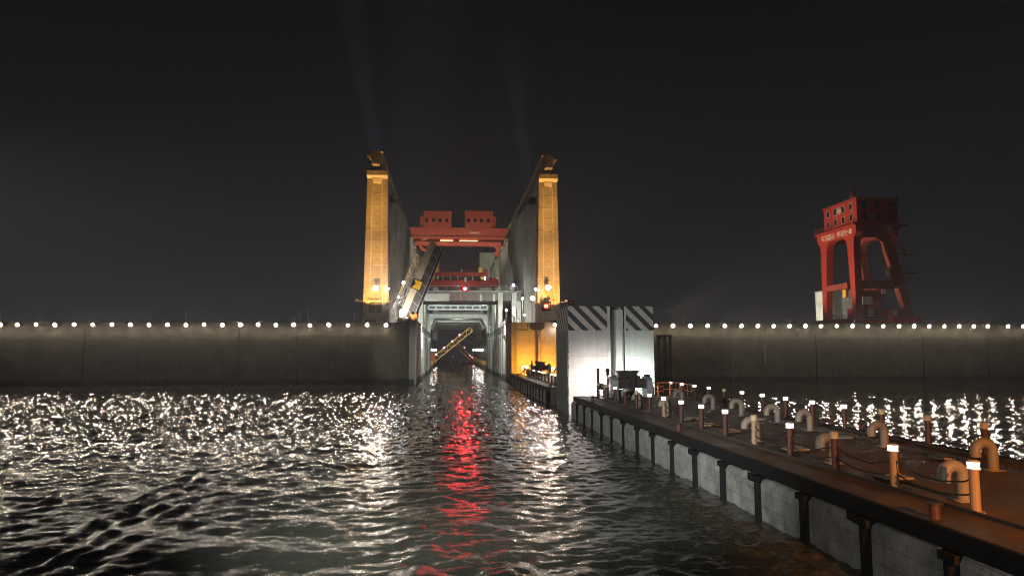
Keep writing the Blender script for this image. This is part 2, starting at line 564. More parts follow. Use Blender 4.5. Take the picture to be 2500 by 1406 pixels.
def thing(name, label, cat, loc, group=None):
    o = bpy.data.objects.new(name, None)
    o.empty_display_size = 0.3
    COL.objects.link(o)
    o.location = loc
    WLOC[o.name] = Vector(loc)
    return tag(o, label, cat, group)


def copy_tree(o, parent=None):
    c = o.copy()
    COL.objects.link(c)
    if parent is not None:
        c.parent = parent
    for ch in [k for k in S.objects if k.parent == o]:
        copy_tree(ch, c)
    return c


def dup(o, loc, label=None):
    c = copy_tree(o)
    c.location = loc
    if label:
        c['label'] = label
    return c


def spot(name, loc, target, power, color, angle, blend=0.4, radius=0.15, parent=None):
    l = bpy.data.lights.new(name, 'SPOT')
    l.energy = power
    l.color = color
    l.spot_size = math.radians(angle)
    l.spot_blend = blend
    l.shadow_soft_size = radius
    o = bpy.data.objects.new(name, l)
    COL.objects.link(o)
    d = Vector(target) - Vector(loc)
    o.rotation_euler = d.to_track_quat('-Z', 'Y').to_euler()
    if parent is not None:
        o.parent = parent
        o.location = Vector(loc) - WLOC[parent.name]
    else:
        o.location = loc
    return o


def railing(mb, p0, p1, h=1.1, step=2.0, r=0.035, rails=(1.0, 0.5), n=5):
    p0, p1 = Vector(p0), Vector(p1)
    L = (p1 - p0).length
    k = max(1, int(round(L / step)))
    for i in range(k + 1):
        p = p0.lerp(p1, i / k)
        mb.tube([p, p + Vector((0, 0, h))], r, n)
    for q in rails:
        mb.tube([p0 + Vector((0, 0, h * q)), p1 + Vector((0, 0, h * q))], r * 0.9, n)


# ---------------------------------------------------------------- water
CH0, CH1 = -6.15, 11.85      # faces of the lift channel
WY = 129.0                    # face of the left dam wall


def make_water():
    ys = list(np.arange(-14.0, 8.0, 0.6)) + [8.0]
    while ys[-1] < 132:
        ys.append(ys[-1] + max(0.08, min(0.22, 0.0042 * ys[-1])))

    def side(fine, end):
        v = [0.0]
        while v[-1] < end:
            x = v[-1]
            v.append(x + max(0.1, min(2.5, 0.1 + 0.0012 * max(0, x - 15) + 0.03 * max(0, x - fine))))
        return v
    xl, xs = side(92, 190), side(130, 200)
    xs = np.array([-v for v in reversed(xl[1:])] + xs)
    ys = np.array(ys)
    X, Y = np.meshgrid(xs, ys)
    sy = np.gradient(ys)[:, None] * np.ones_like(X)
    sx = np.gradient(xs)[None, :] * np.ones_like(X)
    Z = np.zeros_like(X)
    rng = np.random.default_rng(5)
    # right of the pontoons the water is sheltered and calmer
    calm = 1 / (1 + np.exp(-(X - 15.5) / 0.8))
    amp0 = 1 - 0.62 * calm
    n = 96
    X32, Y32 = X.astype(np.float32), Y.astype(np.float32)
    W1 = (0.6 * np.sin(0.33 * X + 0.21 * Y) + 0.5 * np.sin(0.5 * Y - 0.27 * X + 2)).astype(np.float32)
    W2 = (0.6 * np.sin(0.29 * X - 0.37 * Y + 1) + 0.6 * np.sin(0.61 * Y + 0.2 * X + 4)).astype(np.float32)
    ZZ = np.zeros_like(X32)
    SP = np.maximum(sy, sx * 0.8).astype(np.float32)
    for i in range(n):
        lam = 0.20 * (1.9 / 0.20) ** ((i + rng.random()) / n)
        th = rng.normal(PI / 2, 0.85)
        kx, ky = 2 * PI / lam * math.cos(th), 2 * PI / lam * math.sin(th)
        a = 0.0026 * lam ** 0.74 * (0.6 + 0.8 * rng.random())
        q1, q2 = rng.normal(0, 0.9, 2)
        res = np.clip(lam / (2.1 * SP) - 0.7, 0, 1)
        ZZ += np.float32(a) * res * np.sin(np.float32(kx) * X32 + np.float32(ky) * Y32 + np.float32(rng.random() * 2 * PI) + np.float32(q1) * W1 + np.float32(q2) * W2)
    wash = np.exp(-((X - 9.0) / 1.7) ** 2) * np.clip((40 - Y) / 16, 0, 1)
    wash += 0.7 * np.clip((24 - Y) / 8, 0, 1) * np.exp(-((X - 3) / 6.5) ** 2)
    inner = (np.interp(Y, [6, 12, 18.3, 26, 34, 41, 47, 52, 56], [-15, -13.4, -12.2, -11.9, -12.4, -12.7, -11.6, -9, -5.5]) < X) & (X < 8)
    along = np.exp(-(((X - np.interp(Y, [6, 12, 18.3, 26, 34, 41, 47, 52, 56], [-15, -13.4, -12.2, -11.9, -12.4, -12.7, -11.6, -9, -5.5])) - 1.0) / 2.2) ** 2) * np.clip((50 - Y) / 8, 0, 1)
    quiet = (1 - 0.2 * along) * np.where(inner, 1 - 0.25 * np.clip((58 - Y) / 16, 0, 1), 1.0) * (1 + 0.15 * np.clip((60 - Y) / 30, 0, 1))
    Z += ZZ * amp0 * quiet * (1 + 1.3 * wash)
    for lam, th, a in ((5.5, 1.2, 0.016), (7.5, 1.9, 0.018), (4.2, 1.6, 0.012)):
        Z += a * np.sin(2 * PI / lam * (math.cos(th) * X + math.sin(th) * Y) + 1.3 * np.sin(0.11 * X + 0.05 * Y)) * amp0
    # the ship's bow wave: a ridge running out to the left with trailing crests
    path = [(-15.0, 6.0), (-13.4, 12.0), (-12.2, 18.3), (-11.9, 21.8), (-11.9, 26), (-12.4, 34), (-12.7, 41), (-11.6, 47), (-9.0, 52), (-5.5, 56)]
    px, py = np.array(path).T
    tt = np.linspace(0, len(path) - 1, 120)
    cxs, cys = np.interp(tt, range(len(path)), px), np.interp(tt, range(len(path)), py)
    edge = np.interp(ys, py, px, left=px[0], right=99)[:, None]
    D = np.full_like(X, 99.0)
    sel = (X > -26) & (X < 4) & (Y < 62)
    xx, yy = X[sel], Y[sel]
    d = np.full(xx.shape, 99.0)
    for a, b in zip(cxs, cys):
        d = np.minimum(d, np.hypot(xx - a, yy - b))
    sgn = np.sign(xx - (np.interp(yy, py, px)))
    D[sel] = d * sgn
    fade = np.clip((52 - Y) / 18, 0, 1)
    brk = 0.85 + 0.22 * np.sin(1.9 * Y + 1.1 * X + 1.5 * np.sin(0.7 * Y)) * np.sin(0.53 * Y + 1.0) + 0.14 * np.sin(3.1 * Y - 0.9 * X)
    D = D + np.where(np.abs(D) < 20, 0.14 * np.sin(1.3 * Y + 0.8 * np.sin(2.1 * X)) + 0.08 * np.sin(3.3 * Y + 1.7 * X), 0)
    for off, hh, wd in ((0, 0.15, 0.34), (1.0, 0.11, 0.27), (1.75, 0.08, 0.27), (2.9, 0.07, 0.34), (4.1, 0.045, 0.4)):
        Z += fade * brk * hh * np.exp(-((D - off) / wd) ** 2)
    Z -= fade * 0.02 * np.exp(-((D + 0.7) / 0.5) ** 2)
    # churned water between the bow wave and the pontoon, stronger close to the hull
    chop = np.clip(1 - (Y - 6) / 62, 0, 1) * (X > -14) * (1 - calm) / (1 + np.exp(-(D - 2.0)))
    for i in range(56):
        lam = 0.45 * (3.6 / 0.45) ** rng.random()
        th = rng.uniform(0, 2 * PI)
        res = np.clip((lam / (2.2 * np.maximum(sy, sx))) - 0.6, 0, 1)
        kx, ky = 2 * PI / lam * math.cos(th), 2 * PI / lam * math.sin(th)
        ph = rng.random() * 6.28
        warp = 0.9 * np.sin(0.5 * X + 0.3 * Y + ph) + 0.7 * np.sin(0.8 * Y - 0.45 * X + 2 * ph)
        Z += chop * res * 0.0034 * lam ** 0.8 * np.sin(kx * X + ky * Y + ph + warp)
    foam = np.clip(wash, 0, 1) * 0.9
    rip = (0.022 - 0.010 * calm) * np.ones_like(X) * (1 + 0.6 * wash)
    rip *= np.clip(1.3 - (Y - 20) / 60, 0.2, 1.2)
    inside = (D > 0) & (Y < 50)
    rip = np.where(inside, rip * 0.62, rip)
    # calm strip near the channel mouth
    rip *= 1 - 0.45 * np.exp(-((X - 3) / 9) ** 2) * np.clip((Y - 60) / 30, 0, 1)
    rip *= np.clip((50 - Y) / 26, 0.0, 1.0)
    facet = (0.165 - 0.105 * calm) * np.clip((Y - 22) / 40, 0.06, 1.0) * np.where(inner, 0.8, 1.0)
    rough = 0.035 + 0.12 * np.clip((72 - Y) / 42, 0, 1) ** 1.3 * (1 - calm)
    rough += 0.05 * np.exp(-((X - 3) / 7.5) ** 2) * (1 - calm)
    rough += 0.05 * along
    ny, nx = X.shape
    V = np.stack([X, Y, Z], -1).reshape(-1, 3)
    idx = np.arange(ny * nx).reshape(ny, nx)
    Q = np.stack([idx[:-1, :-1], idx[:-1, 1:], idx[1:, 1:], idx[1:, :-1]], -1).reshape(-1, 4)
    # the channel beyond the wall, one coarser strip joined on
    cxs2 = np.linspace(CH0 - 0.9, CH1 + 0.9, 60)
    cys2 = np.concatenate([np.arange(132.2, 240, 0.55), np.arange(240, 420, 1.4)])
    X2, Y2 = np.meshgrid(cxs2, cys2)
    Z2 = 0.012 * np.sin(2.6 * Y2 + 0.7 * np.sin(0.9 * X2)) + 0.01 * np.sin(1.7 * X2 + 1.1 * Y2)
    i2 = np.arange(X2.size).reshape(X2.shape) + len(V)
    Q2 = np.stack([i2[:-1, :-1], i2[:-1, 1:], i2[1:, 1:], i2[1:, :-1]], -1).reshape(-1, 4)
    V = np.concatenate([V, np.stack([X2, Y2, Z2], -1).reshape(-1, 3)])
    Q = np.concatenate([Q, Q2])
    me = bpy.data.meshes.new('water')
    me.vertices.add(len(V))
    me.vertices.foreach_set('co', V.astype(np.float32).ravel())
    me.loops.add(Q.size)
    me.loops.foreach_set('vertex_index', Q.astype(np.int32).ravel())
    me.polygons.add(len(Q))
    me.polygons.foreach_set('loop_start', np.arange(0, Q.size, 4, dtype=np.int32))
    me.polygons.foreach_set('use_smooth', np.ones(len(Q), dtype=bool))
    me.update(calc_edges=True)
    at1 = me.attributes.new('foam', 'FLOAT', 'POINT')
    at1.data.foreach_set('value', np.concatenate([foam.ravel(), np.zeros(X2.size)]).astype(np.float32))
    at2 = me.attributes.new('ripple', 'FLOAT', 'POINT')
    at2.data.foreach_set('value', np.concatenate([rip.ravel(), np.full(X2.size, 0.02)]).astype(np.float32))
    at4 = me.attributes.new('rough', 'FLOAT', 'POINT')
    at4.data.foreach_set('value', np.concatenate([rough.ravel(), np.full(X2.size, 0.10)]).astype(np.float32))
    at3 = me.attributes.new('facet', 'FLOAT', 'POINT')
    at3.data.foreach_set('value', np.concatenate([facet.ravel(), np.full(X2.size, 0.05)]).astype(np.float32))
    me.materials.append(M['water'])
    o = bpy.data.objects.new('water', me)
    COL.objects.link(o)
    o['kind'] = 'structure'


make_water()

# ---------------------------------------------------------------- dam walls and channel
ZT = 11.35                    # deck level of the dam


def arc(cx, cy_, rx, ry, a0, a1, n=10):
    return [(cx + rx * math.cos(math.radians(a0 + (a1 - a0) * i / n)), cy_ + ry * math.sin(math.radians(a0 + (a1 - a0) * i / n))) for i in range(n + 1)]


L = thing('dam_wall', 'long dark concrete dam wall left of the lift channel with rounded end', 'dam wall', (-60, WY, 0))
b = MB()
b.prism([(-300, WY), (-11.6, WY)] + arc(-11.6, WY + 3.3, 4.0, 3.3, -90, 0, 12) + [(-7.6, 330), (-300, 330)], 'z', -3, ZT - 0.35)
obj('wall_face', b, 'dam', L)
b = MB()
b.prism([(-300, WY - 0.22), (-11.6, WY - 0.22)] + arc(-11.6, WY + 3.3, 4.2, 3.52, -90, -8, 12) + [(-7.62, WY + 3.3), (-7.62, 329), (-300, 329)], 'z', ZT - 0.35, ZT)
obj('coping', b, 'dam', L)
for px_ in (205, 583, 726, 889, 941):
    x, z = at(px_, 850, WY)
    b = MB().box(x - 0.06, x + 0.06, WY - 0.03, WY + 0.1, -1, ZT - 0.9 - (0.8 if px_ == 889 else 0))
    if px_ == 889:
        b.prism([(x - 0.38, -1), (x + 0.3, -1), (x + 0.05, 9.6), (x - 0.05, 9.6)], 'y', WY - 0.05, WY + 0.1)
    obj('joint_seal', b, 'black', L)
b = MB()
for px_, py_ in ((690, 832), (720, 836), (300, 820), (100, 815)):
    x, z = at(px_, py_, WY)
    b.box(x - 9, x + 9, WY - 0.02, WY + 0.1, z - 0.03, z + 0.03)
obj('lift_joint', b, 'conc_dark', L)
# a raised pour of concrete right of the colour step
x0, _ = at(727, 850, WY)
b = MB().box(x0, -11.7, WY - 0.12, WY + 0.1, -2, ZT - 0.37)
obj('facing_slab', b, 'dam', L)
x0, z0 = at(984, 790, WY); x1, z1 = at(998, 805, WY)
b = MB().tube([(x0, WY - 0.06, ZT), (x0, WY - 0.1, z1), (x1, WY - 0.1, z1), (x1, WY - 0.1, ZT)], 0.05, 6)
obj('drain_pipe', b, 'black', L)

RY = 130.5
L = thing('dam_wall', 'long dark concrete dam wall behind the right end of the pontoon', 'dam wall', (80, RY, 0))
xs0, _ = at(1603, 850, RY); xs1, _ = at(1641, 850, RY)
b = MB()
b.box(xs1, 320, RY, 330, -3, ZT - 0.3)
b.box(21.4, xs0, RY, 330, -3, ZT - 0.3)
b.box(xs0, xs1, RY + 1.6, 330, -3, ZT - 0.3)
obj('wall_face', b, 'dam', L)
b = MB().box(21.4, 320, RY - 0.25, 330, ZT - 0.3, ZT)
b.box(xs0, xs1, RY, RY + 1.6, 9.1, ZT - 0.31)
obj('coping', b, 'dam', L)
b = MB()
w = (xs1 - xs0)
b.box(xs0 + 0.30 * w, xs0 + 0.46 * w, RY + 0.5, RY + 1.62, -2, 9.09)
b.box(xs0 + 0.72 * w, xs0 + 0.8 * w, RY + 0.3, RY + 1.62, -2, 9.09)
obj('gate_guide', b, 'dam', L)
for px_, k in ((1781, 0.05), (1992, 0.09), (2253, 0.08), (2411, 0.06)):
    x, z = at(px_, 850, RY)
    b = MB().prism([(x - 2.3 * k, -1), (x + 2.3 * k, -1), (x + k * 0.4, 9.2), (x - k * 0.4, 9.2)], 'y', RY - 0.03, RY + 0.1)
    obj('joint_seal', b, 'black', L)
x, z = at(1866.5, 843, RY)
obj('gauge_strip', MB().box(x - 0.07, x + 0.07, RY - 0.08, RY + 0.02, z - 3.4, z), 'grey_steel', L)
b = MB()
for px_, py_, h in ((1700, 832, 6), (1960, 870, 5), (2340, 840, 7), (2440, 865, 6)):
    x, z = at(px_, py_, RY)
    b.box(x - h, x + h, RY - 0.02, RY + 0.1, z - 0.03, z + 0.03)
obj('lift_joint', b, 'conc_dark', L)
xa, z = at(2230, 787, RY); xb, _ = at(2420, 787, RY)
b = MB()
railing(b, (xa, RY + 0.6, ZT), (xb, RY + 0.6, ZT), 0.55, 3.2, 0.04, (1.0,))
obj('hand_rail', b, 'orange', L)

# channel walls
CW = thing('channel_wall', 'tall ribbed grey concrete wall on the left side of the lift channel', 'channel wall', (CH0, 127.3, 0))
b = MB()
b.box(-7.58, CH0, 127.3, 140.5, -3, ZT + 0.1)
b.box(-7.9, -7.0, 140.5, 146.5, -3, ZT + 0.1)
b.box(-7.9, CH0, 146.5, 222, -3, ZT)
b.box(-7.9, CH0 + 0.05, 140.5, 146.5, 9.6, ZT + 0.12)
obj('wall_face', b, 'conc', CW)
for y in (150, 158, 166, 176, 186, 197, 209):
    obj('rib', MB().box(CH0 - 0.1, CH0 + 0.28, y, y + 1.0, -2, ZT - 1.3), 'conc', CW)
obj('nose_joint', MB().box(-7.55, -7.44, 127.26, 127.4, -1, ZT - 0.1), 'black', CW)
obj('corner_guard', MB().box(CH0 - 0.25, CH0 + 0.06, 127.22, 128.6, -1, ZT - 0.2), 'grey_steel', CW)
obj('parapet', MB().box(CH0 - 0.5, CH0 + 0.12, 129.2, 221.9, ZT + 0.121, ZT + 0.35), 'conc_pale', CW)

CW2 = thing('channel_wall', 'tall ribbed grey concrete wall between the lift channel and the orange-lit block', 'channel wall', (CH1, 130, 0))
b = MB()
b.box(CH1 - 0.3, 12.55, 129.6, 141.5, -3, ZT + 0.1)
b.box(CH1 + 1.0, 13.3, 141.5, 144.5, -3, ZT)
b.box(CH1, 13.3, 144.5, 147.5, -3, ZT)
b.box(CH1 + 1.0, 13.3, 147.5, 154, -3, ZT)
b.box(CH1, 13.3, 154, 222, -3, ZT)
b.box(CH1 - 0.05, 13.3, 141.5, 154, 9.4, ZT + 0.1)
obj('wall_face', b, 'conc', CW2)
for y in (157, 163, 170, 178, 187, 197, 208):
    obj('rib', MB().box(CH1 - 0.28, CH1 + 0.1, y, y + 1.0, -2, ZT - 1.3), 'conc', CW2)
obj('parapet', MB().box(CH1 - 0.1, CH1 + 0.5, 141.6, 221.9, ZT + 0.101, ZT + 0.35), 'conc_pale', CW2)
b = MB()
railing(b, (CH1 + 0.1, 142, ZT + 0.351), (CH1 + 0.1, 166, ZT + 0.351), 1.1, 1.5, 0.035)
obj('hand_rail', b, 'grey_steel', CW2)
obj('life_ring_box', MB().box(CH1 - 0.2, CH1 + 0.1, 143.0, 145.4, ZT + 0.0, ZT + 0.9), 'red_dull', CW2)

# low walls of the ship chamber, with yellow rails and lamp posts
for sx, name in ((-1, 'left'), (1, 'right')):
    xi = CH0 if sx < 0 else CH1
    CHM = thing('chamber_wall', 'low chamber wall with yellow railings at the far %s side of the channel' % name, 'chamber wall', (xi, 222, 0))
    b = MB().box(xi, xi + sx * 3.2, 222.1, 405, -3, 1.5)
    obj('wall_face', b, 'conc_dark', CHM)
    b = MB()
    for y in range(228, 352, 5):
        b.box(xi - sx * 0.02, xi + sx * 0.4, y, y + 0.5, 0.3, 2.9)
    b.box(xi + sx * 0.05, xi + sx * 0.3, 228, 352, 2.4, 2.75)
    b.box(xi + sx * 0.05, xi + sx * 0.3, 228, 352, 1.5, 1.9)
    obj('yellow_rail', b, 'yellow', CHM)
GT = thing('chamber_gate', 'low dark gate closing the far end of the water channel', 'gate', (2.85, 405, 0))
b = MB().box(CH0 - 3.3, CH1 + 3.3, 405.1, 406.5, -3, 0.35)
obj('gate_leaf', b, 'dark_steel', GT)
b = MB().box(CH0 - 3.3, CH1 + 3.3, 404.9, 406.7, 0.351, 0.55)
obj('gate_cap', b, 'conc_dark', GT)

# ---------------------------------------------------------------- orange-lit guide block
OB = thing('guide_tower', 'concrete guide block washed in orange light beside the channel mouth', 'guide tower', (16.4, 130, 0))
sx0, _ = at(1307, 850, 130); sx1, _ = at(1321, 850, 130)
b = MB()
b.box(12.56, sx0, 130, 141.4, -3, ZT + 0.1)
b.box(sx1, 21.3, 130, 141.4, -3, ZT + 0.1)
b.box(sx0, sx1, 131.1, 141.4, -3, ZT + 0.1)
obj('block', b, 'tower_white', OB)
obj('guide_rail', MB().box(sx0 + 0.55, sx1 - 0.05, 130.1, 131.09, -2, ZT - 1.5).box(sx0 - 0.12, sx0 - 0.02, 129.85, 129.99, -2, ZT - 1.5), 'conc', OB)
x0, z0 = at(1294, 787, 129.6); x1, z1 = at(1329, 801, 129.6)
obj('hoist_beam', MB().box(x0, x1, 129.3, 129.98, z1, ZT + 0.05).box(x0 + 0.3, x1 - 0.3, 129.32, 129.99, z1 - 0.3, z1 - 0.01), 'dark_steel', OB)
x0, z0 = at(1254, 800, 129.9); x1, _ = at(1288, 800, 129.9)
obj('cable_conduit', MB().tube([(x0, 129.9, ZT), (x0, 129.9, z0), (x0 + 0.3, 129.9, z0 - 0.4), (x1, 129.9, z0 - 0.4), (x1, 129.9, ZT)], 0.05, 6), 'black', OB)

# ---------------------------------------------------------------- striped guide tower standing in the water
TY = 64.5
GTW = thing('guide_tower', 'white concrete guide tower with black diagonal stripes standing in the water', 'guide tower', (15.3, TY, 0))
tx0, tx1, sl0, sl1 = 11.13, 19.4, 15.18, 16.56
zs, ztop = 7.86, 10.16


def tower_part(z0, z1):
    b_ = MB()
    b_.box(tx0, sl0, TY, TY + 7.4, z0, z1)
    b_.box(sl1, tx1, TY, TY + 7.4, z0, z1)
    b_.box(sl0, sl1, TY + 1.5, TY + 7.4, z0, z1)
    return b_


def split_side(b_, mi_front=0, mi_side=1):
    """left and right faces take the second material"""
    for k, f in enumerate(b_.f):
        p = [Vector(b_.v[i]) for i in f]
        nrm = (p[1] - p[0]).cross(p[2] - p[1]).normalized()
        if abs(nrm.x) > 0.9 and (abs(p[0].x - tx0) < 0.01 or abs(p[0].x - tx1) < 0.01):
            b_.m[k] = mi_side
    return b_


rg = random.Random(3)
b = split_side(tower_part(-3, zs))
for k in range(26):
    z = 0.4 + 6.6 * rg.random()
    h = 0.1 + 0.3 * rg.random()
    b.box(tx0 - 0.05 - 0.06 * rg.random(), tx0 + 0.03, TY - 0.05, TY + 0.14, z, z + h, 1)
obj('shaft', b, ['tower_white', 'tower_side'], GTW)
obj('striped_head', tower_part(zs, ztop), 'stripe', GTW)
b = MB()
b.box(sl0 - 0.28, sl0, TY - 0.06, TY + 0.3, -2, ztop - 0.02)
b.box(sl1, sl1 + 0.16, TY - 0.06, TY + 0.3, -2, ztop - 0.02)
obj('slot_frame', b, 'conc_pale', GTW)
b = MB()
b.box(sl0 + 0.62, sl1 - 0.02, TY + 0.35, TY + 1.48, -2, ztop - 0.3)
obj('guide_rail', b, 'tower_white', GTW)
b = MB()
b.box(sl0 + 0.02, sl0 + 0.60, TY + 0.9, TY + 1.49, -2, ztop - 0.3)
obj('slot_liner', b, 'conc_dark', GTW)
obj('mounting_bracket', MB().box(11.25, 11.95, TY + 0.6, TY + 1.2, ztop, ztop + 0.16), 'dark_steel', GTW)

SB = thing('signal_box', 'small black box lamp housing on top of the striped tower', 'signal box', (11.6, TY + 0.8, ztop + 0.16))
obj('housing', MB().box(11.3, 11.86, TY + 0.6, TY + 1.1, ztop + 0.161, ztop + 0.6), 'black', SB, bevel=0.03)
obj('lens', MB().disc((11.58, TY + 0.59, ztop + 0.38), (0, -1, 0), 0.13), 'red_dull', SB)

# ---------------------------------------------------------------- first bridge over the channel
BR = thing('channel_bridge', 'rain-stained concrete bridge spanning the lift channel on square columns', 'bridge', (2.85, 165, ZT))
b = MB().box(-8.5, 17.15, 165, 179, 18.15, 20.3)
obj('deck_beam', b, 'conc_stain', BR)
b = MB().box(-8.6, 17.3, 164.7, 179.2, 20.301, 20.55)
obj('deck_edge', b, 'conc', BR)
for xa, xb in ((-7.5, -6.5), (11.55, 12.5), (14.85, 15.85)):
    obj('column', MB().box(xa, xb, 164.9, 167.2, ZT + 0.36, 18.149), 'conc_pale', BR)
    obj('corbel', MB().box(xa - 0.08, xb + 0.08, 164.62, 164.98, 16.1, 20.2), 'conc_pale', BR)
obj('column', MB().box(16.05, 17.1, 165.3, 172, ZT, 18.149), 'conc_pale', BR)
xa, za = at(1037, 717, 164.9); xb, zb = at(1097, 735, 164.9)
obj('repair_panel', MB().box(xa, xb, 164.93, 165.05, zb, za), 'conc_pale', BR)
for px_, w_ in ((1174, 0.5), (1206, 0.6), (1218, 0.5)):
    xa, za = at(px_, 718, 164.95); _, zb = at(px_, 735, 164.95)
    obj('repair_panel', MB().box(xa - w_ / 2, xa + w_ / 2, 164.94, 165.05, zb, za), 'conc_pale', BR)
b = MB()
railing(b, (-8.4, 165.0, 20.551), (17.1, 165.0, 20.551), 1.1, 2.6, 0.04)
obj('hand_rail', b, 'grey_steel', BR)
obj('drain_pipe', MB().tube([(at(1125, 708, 164.8)[0], 164.85, 21.4), (at(1125, 708, 164.8)[0], 164.85, 18.4)], 0.06, 6), 'conc_pale', BR)
for xa, xb in ((-8.6, -6.75), (12.0, 13.6)):
    obj('side_wall', MB().box(xa, xb, 179.3, 216, ZT, 19.6), 'conc_pale', BR)
    xi = xb if xa < 0 else xa
    s_ = 1 if xa < 0 else -1
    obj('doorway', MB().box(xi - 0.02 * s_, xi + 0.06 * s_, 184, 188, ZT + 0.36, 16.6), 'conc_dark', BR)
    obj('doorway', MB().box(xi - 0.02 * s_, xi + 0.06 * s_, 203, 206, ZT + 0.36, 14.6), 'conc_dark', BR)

# steel footbridge with a row of dark windows
FB = thing('steel_footbridge', 'pale blue steel walkway with a row of dark window panels across the channel', 'footbridge', (2.3, 197, 17))
fx0, fx1 = at(1046, 750, 197)[0], at(1190, 750, 197)[0]
zz = [at(1100, y, 197)[1] for y in (744.5, 747.5, 754, 757.5, 761, 766)]
b = MB()
b.box(fx0, fx1, 196.6, 198.4, zz[1], zz[0])
b.box(fx0, fx1, 196.6, 198.4, zz[3], zz[2])
n = 8
for i in range(n + 1):
    x = fx0 + (fx1 - fx0) * i / n
    b.box(x - 0.22, x + 0.22, 196.65, 198.35, zz[2], zz[1])
obj('frame', b, 'blue_steel', FB)
for i in range(n):
    x0 = fx0 + (fx1 - fx0) * i / n + 0.24
    x1 = fx0 + (fx1 - fx0) * (i + 1) / n - 0.24
    obj('window_panel', MB().box(x0, x1, 197.0, 197.1, zz[2] + 0.01, zz[1] - 0.01), 'conc_dark', FB)
b = MB()
for i in range(n):
    x0 = fx0 + (fx1 - fx0) * (i + 0.5) / n
    b.box(x0 - 0.06, x0 + 0.06, 196.75, 197.2, zz[5], zz[3] - 0.005)
b.box(fx0, fx1, 197.3, 198.3, zz[5], zz[4])
obj('under_truss', b, 'conc_dark', FB)
for px_ in (1052, 1184):
    x, _ = at(px_, 760, 196.5)
    obj('hanger', MB().box(x - 0.5, x + 0.5, 196.3, 196.59, zz[5], zz[3]), 'black', FB)

# concrete portal and tunnel with haunched corners
PT = thing('concrete_portal', 'pale concrete portal frame with sloped corners over the channel', 'portal', (2.6, 220, ZT))
pL0, pL1, pR0, pR1 = -7.4, CH0 - 0.1, CH1 - 0.1, 13.0
hz0 = at(1050, 800, 220)[1]; hz1 = at(1100, 776.5, 220)[1]; tz = at(1100, 765, 220)[1]
hx0 = at(1061, 777, 220)[0]; hx1 = at(1176, 777, 220)[0]
prof = [(pL0, hz0 - 3.2), (pL1, hz0 - 3.2), (pL1, hz0), (hx0, hz1), (hx1, hz1), (pR0, hz0), (pR0, hz0 - 3.2), (pR1, hz0 - 3.2), (pR1, tz), (pL0, tz)]
b = MB()
b.prism([(pL0, ZT + .36), (pL1, ZT + .36), (pL1, hz0), (pL0, tz)], 'y', 220, 226)
b.prism([(pL1, hz0), (hx0, hz1), (hx0, tz), (pL0, tz)], 'y', 220, 226)
b.prism([(hx0, hz1), (hx1, hz1), (hx1, tz), (hx0, tz)], 'y', 220, 226)
b.prism([(hx1, hz1), (pR0, hz0), (pR1, tz), (hx1, tz)], 'y', 220, 226)
b.prism([(pR0, ZT + .36), (pR1, ZT + .36), (pR1, tz), (pR0, hz0)], 'y', 220, 226)
obj('frame', b, 'conc_pale', PT)
obj('column', MB().box(pL0 - 0.2, pL1 - 0.05, 219.2, 219.99, ZT + 0.36, tz - 0.5), 'conc', PT)
obj('column', MB().box(pR0 + 0.05, pR1 + 0.2, 219.2, 219.99, ZT + 0.36, tz - 0.5), 'conc', PT)
q = 0.25
b = MB()
b.prism([(pL1 - q, hz0 + q), (hx0 + 0.1, hz1 + q), (hx0 + 0.1, tz - 0.3), (pL1 - q, tz - 0.3)], 'y', 226.01, 321)
b.prism([(hx0 + 0.1, hz1 + q), (hx1 - 0.1, hz1 + q), (hx1 - 0.1, tz - 0.3), (hx0 + 0.1, tz - 0.3)], 'y', 226.01, 321)
b.prism([(hx1 - 0.1, hz1 + q), (pR0 + q, hz0 + q), (pR0 + q, tz - 0.3), (hx1 - 0.1, tz - 0.3)], 'y', 226.01, 321)
obj('tunnel_roof', b, 'conc', PT)
for y in (244, 268, 292, 318):
    obj('roof_beam', MB().box(hx0 + 0.1, hx1 - 0.1, y, y + 1.6, hz1 - 0.35, hz1 + q - 0.01), 'conc', PT)
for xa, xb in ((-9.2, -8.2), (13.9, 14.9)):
    obj('tunnel_wall', MB().box(xa, xb, 226.01, 321, 1.5, tz - 0.31), 'conc_dark', PT)

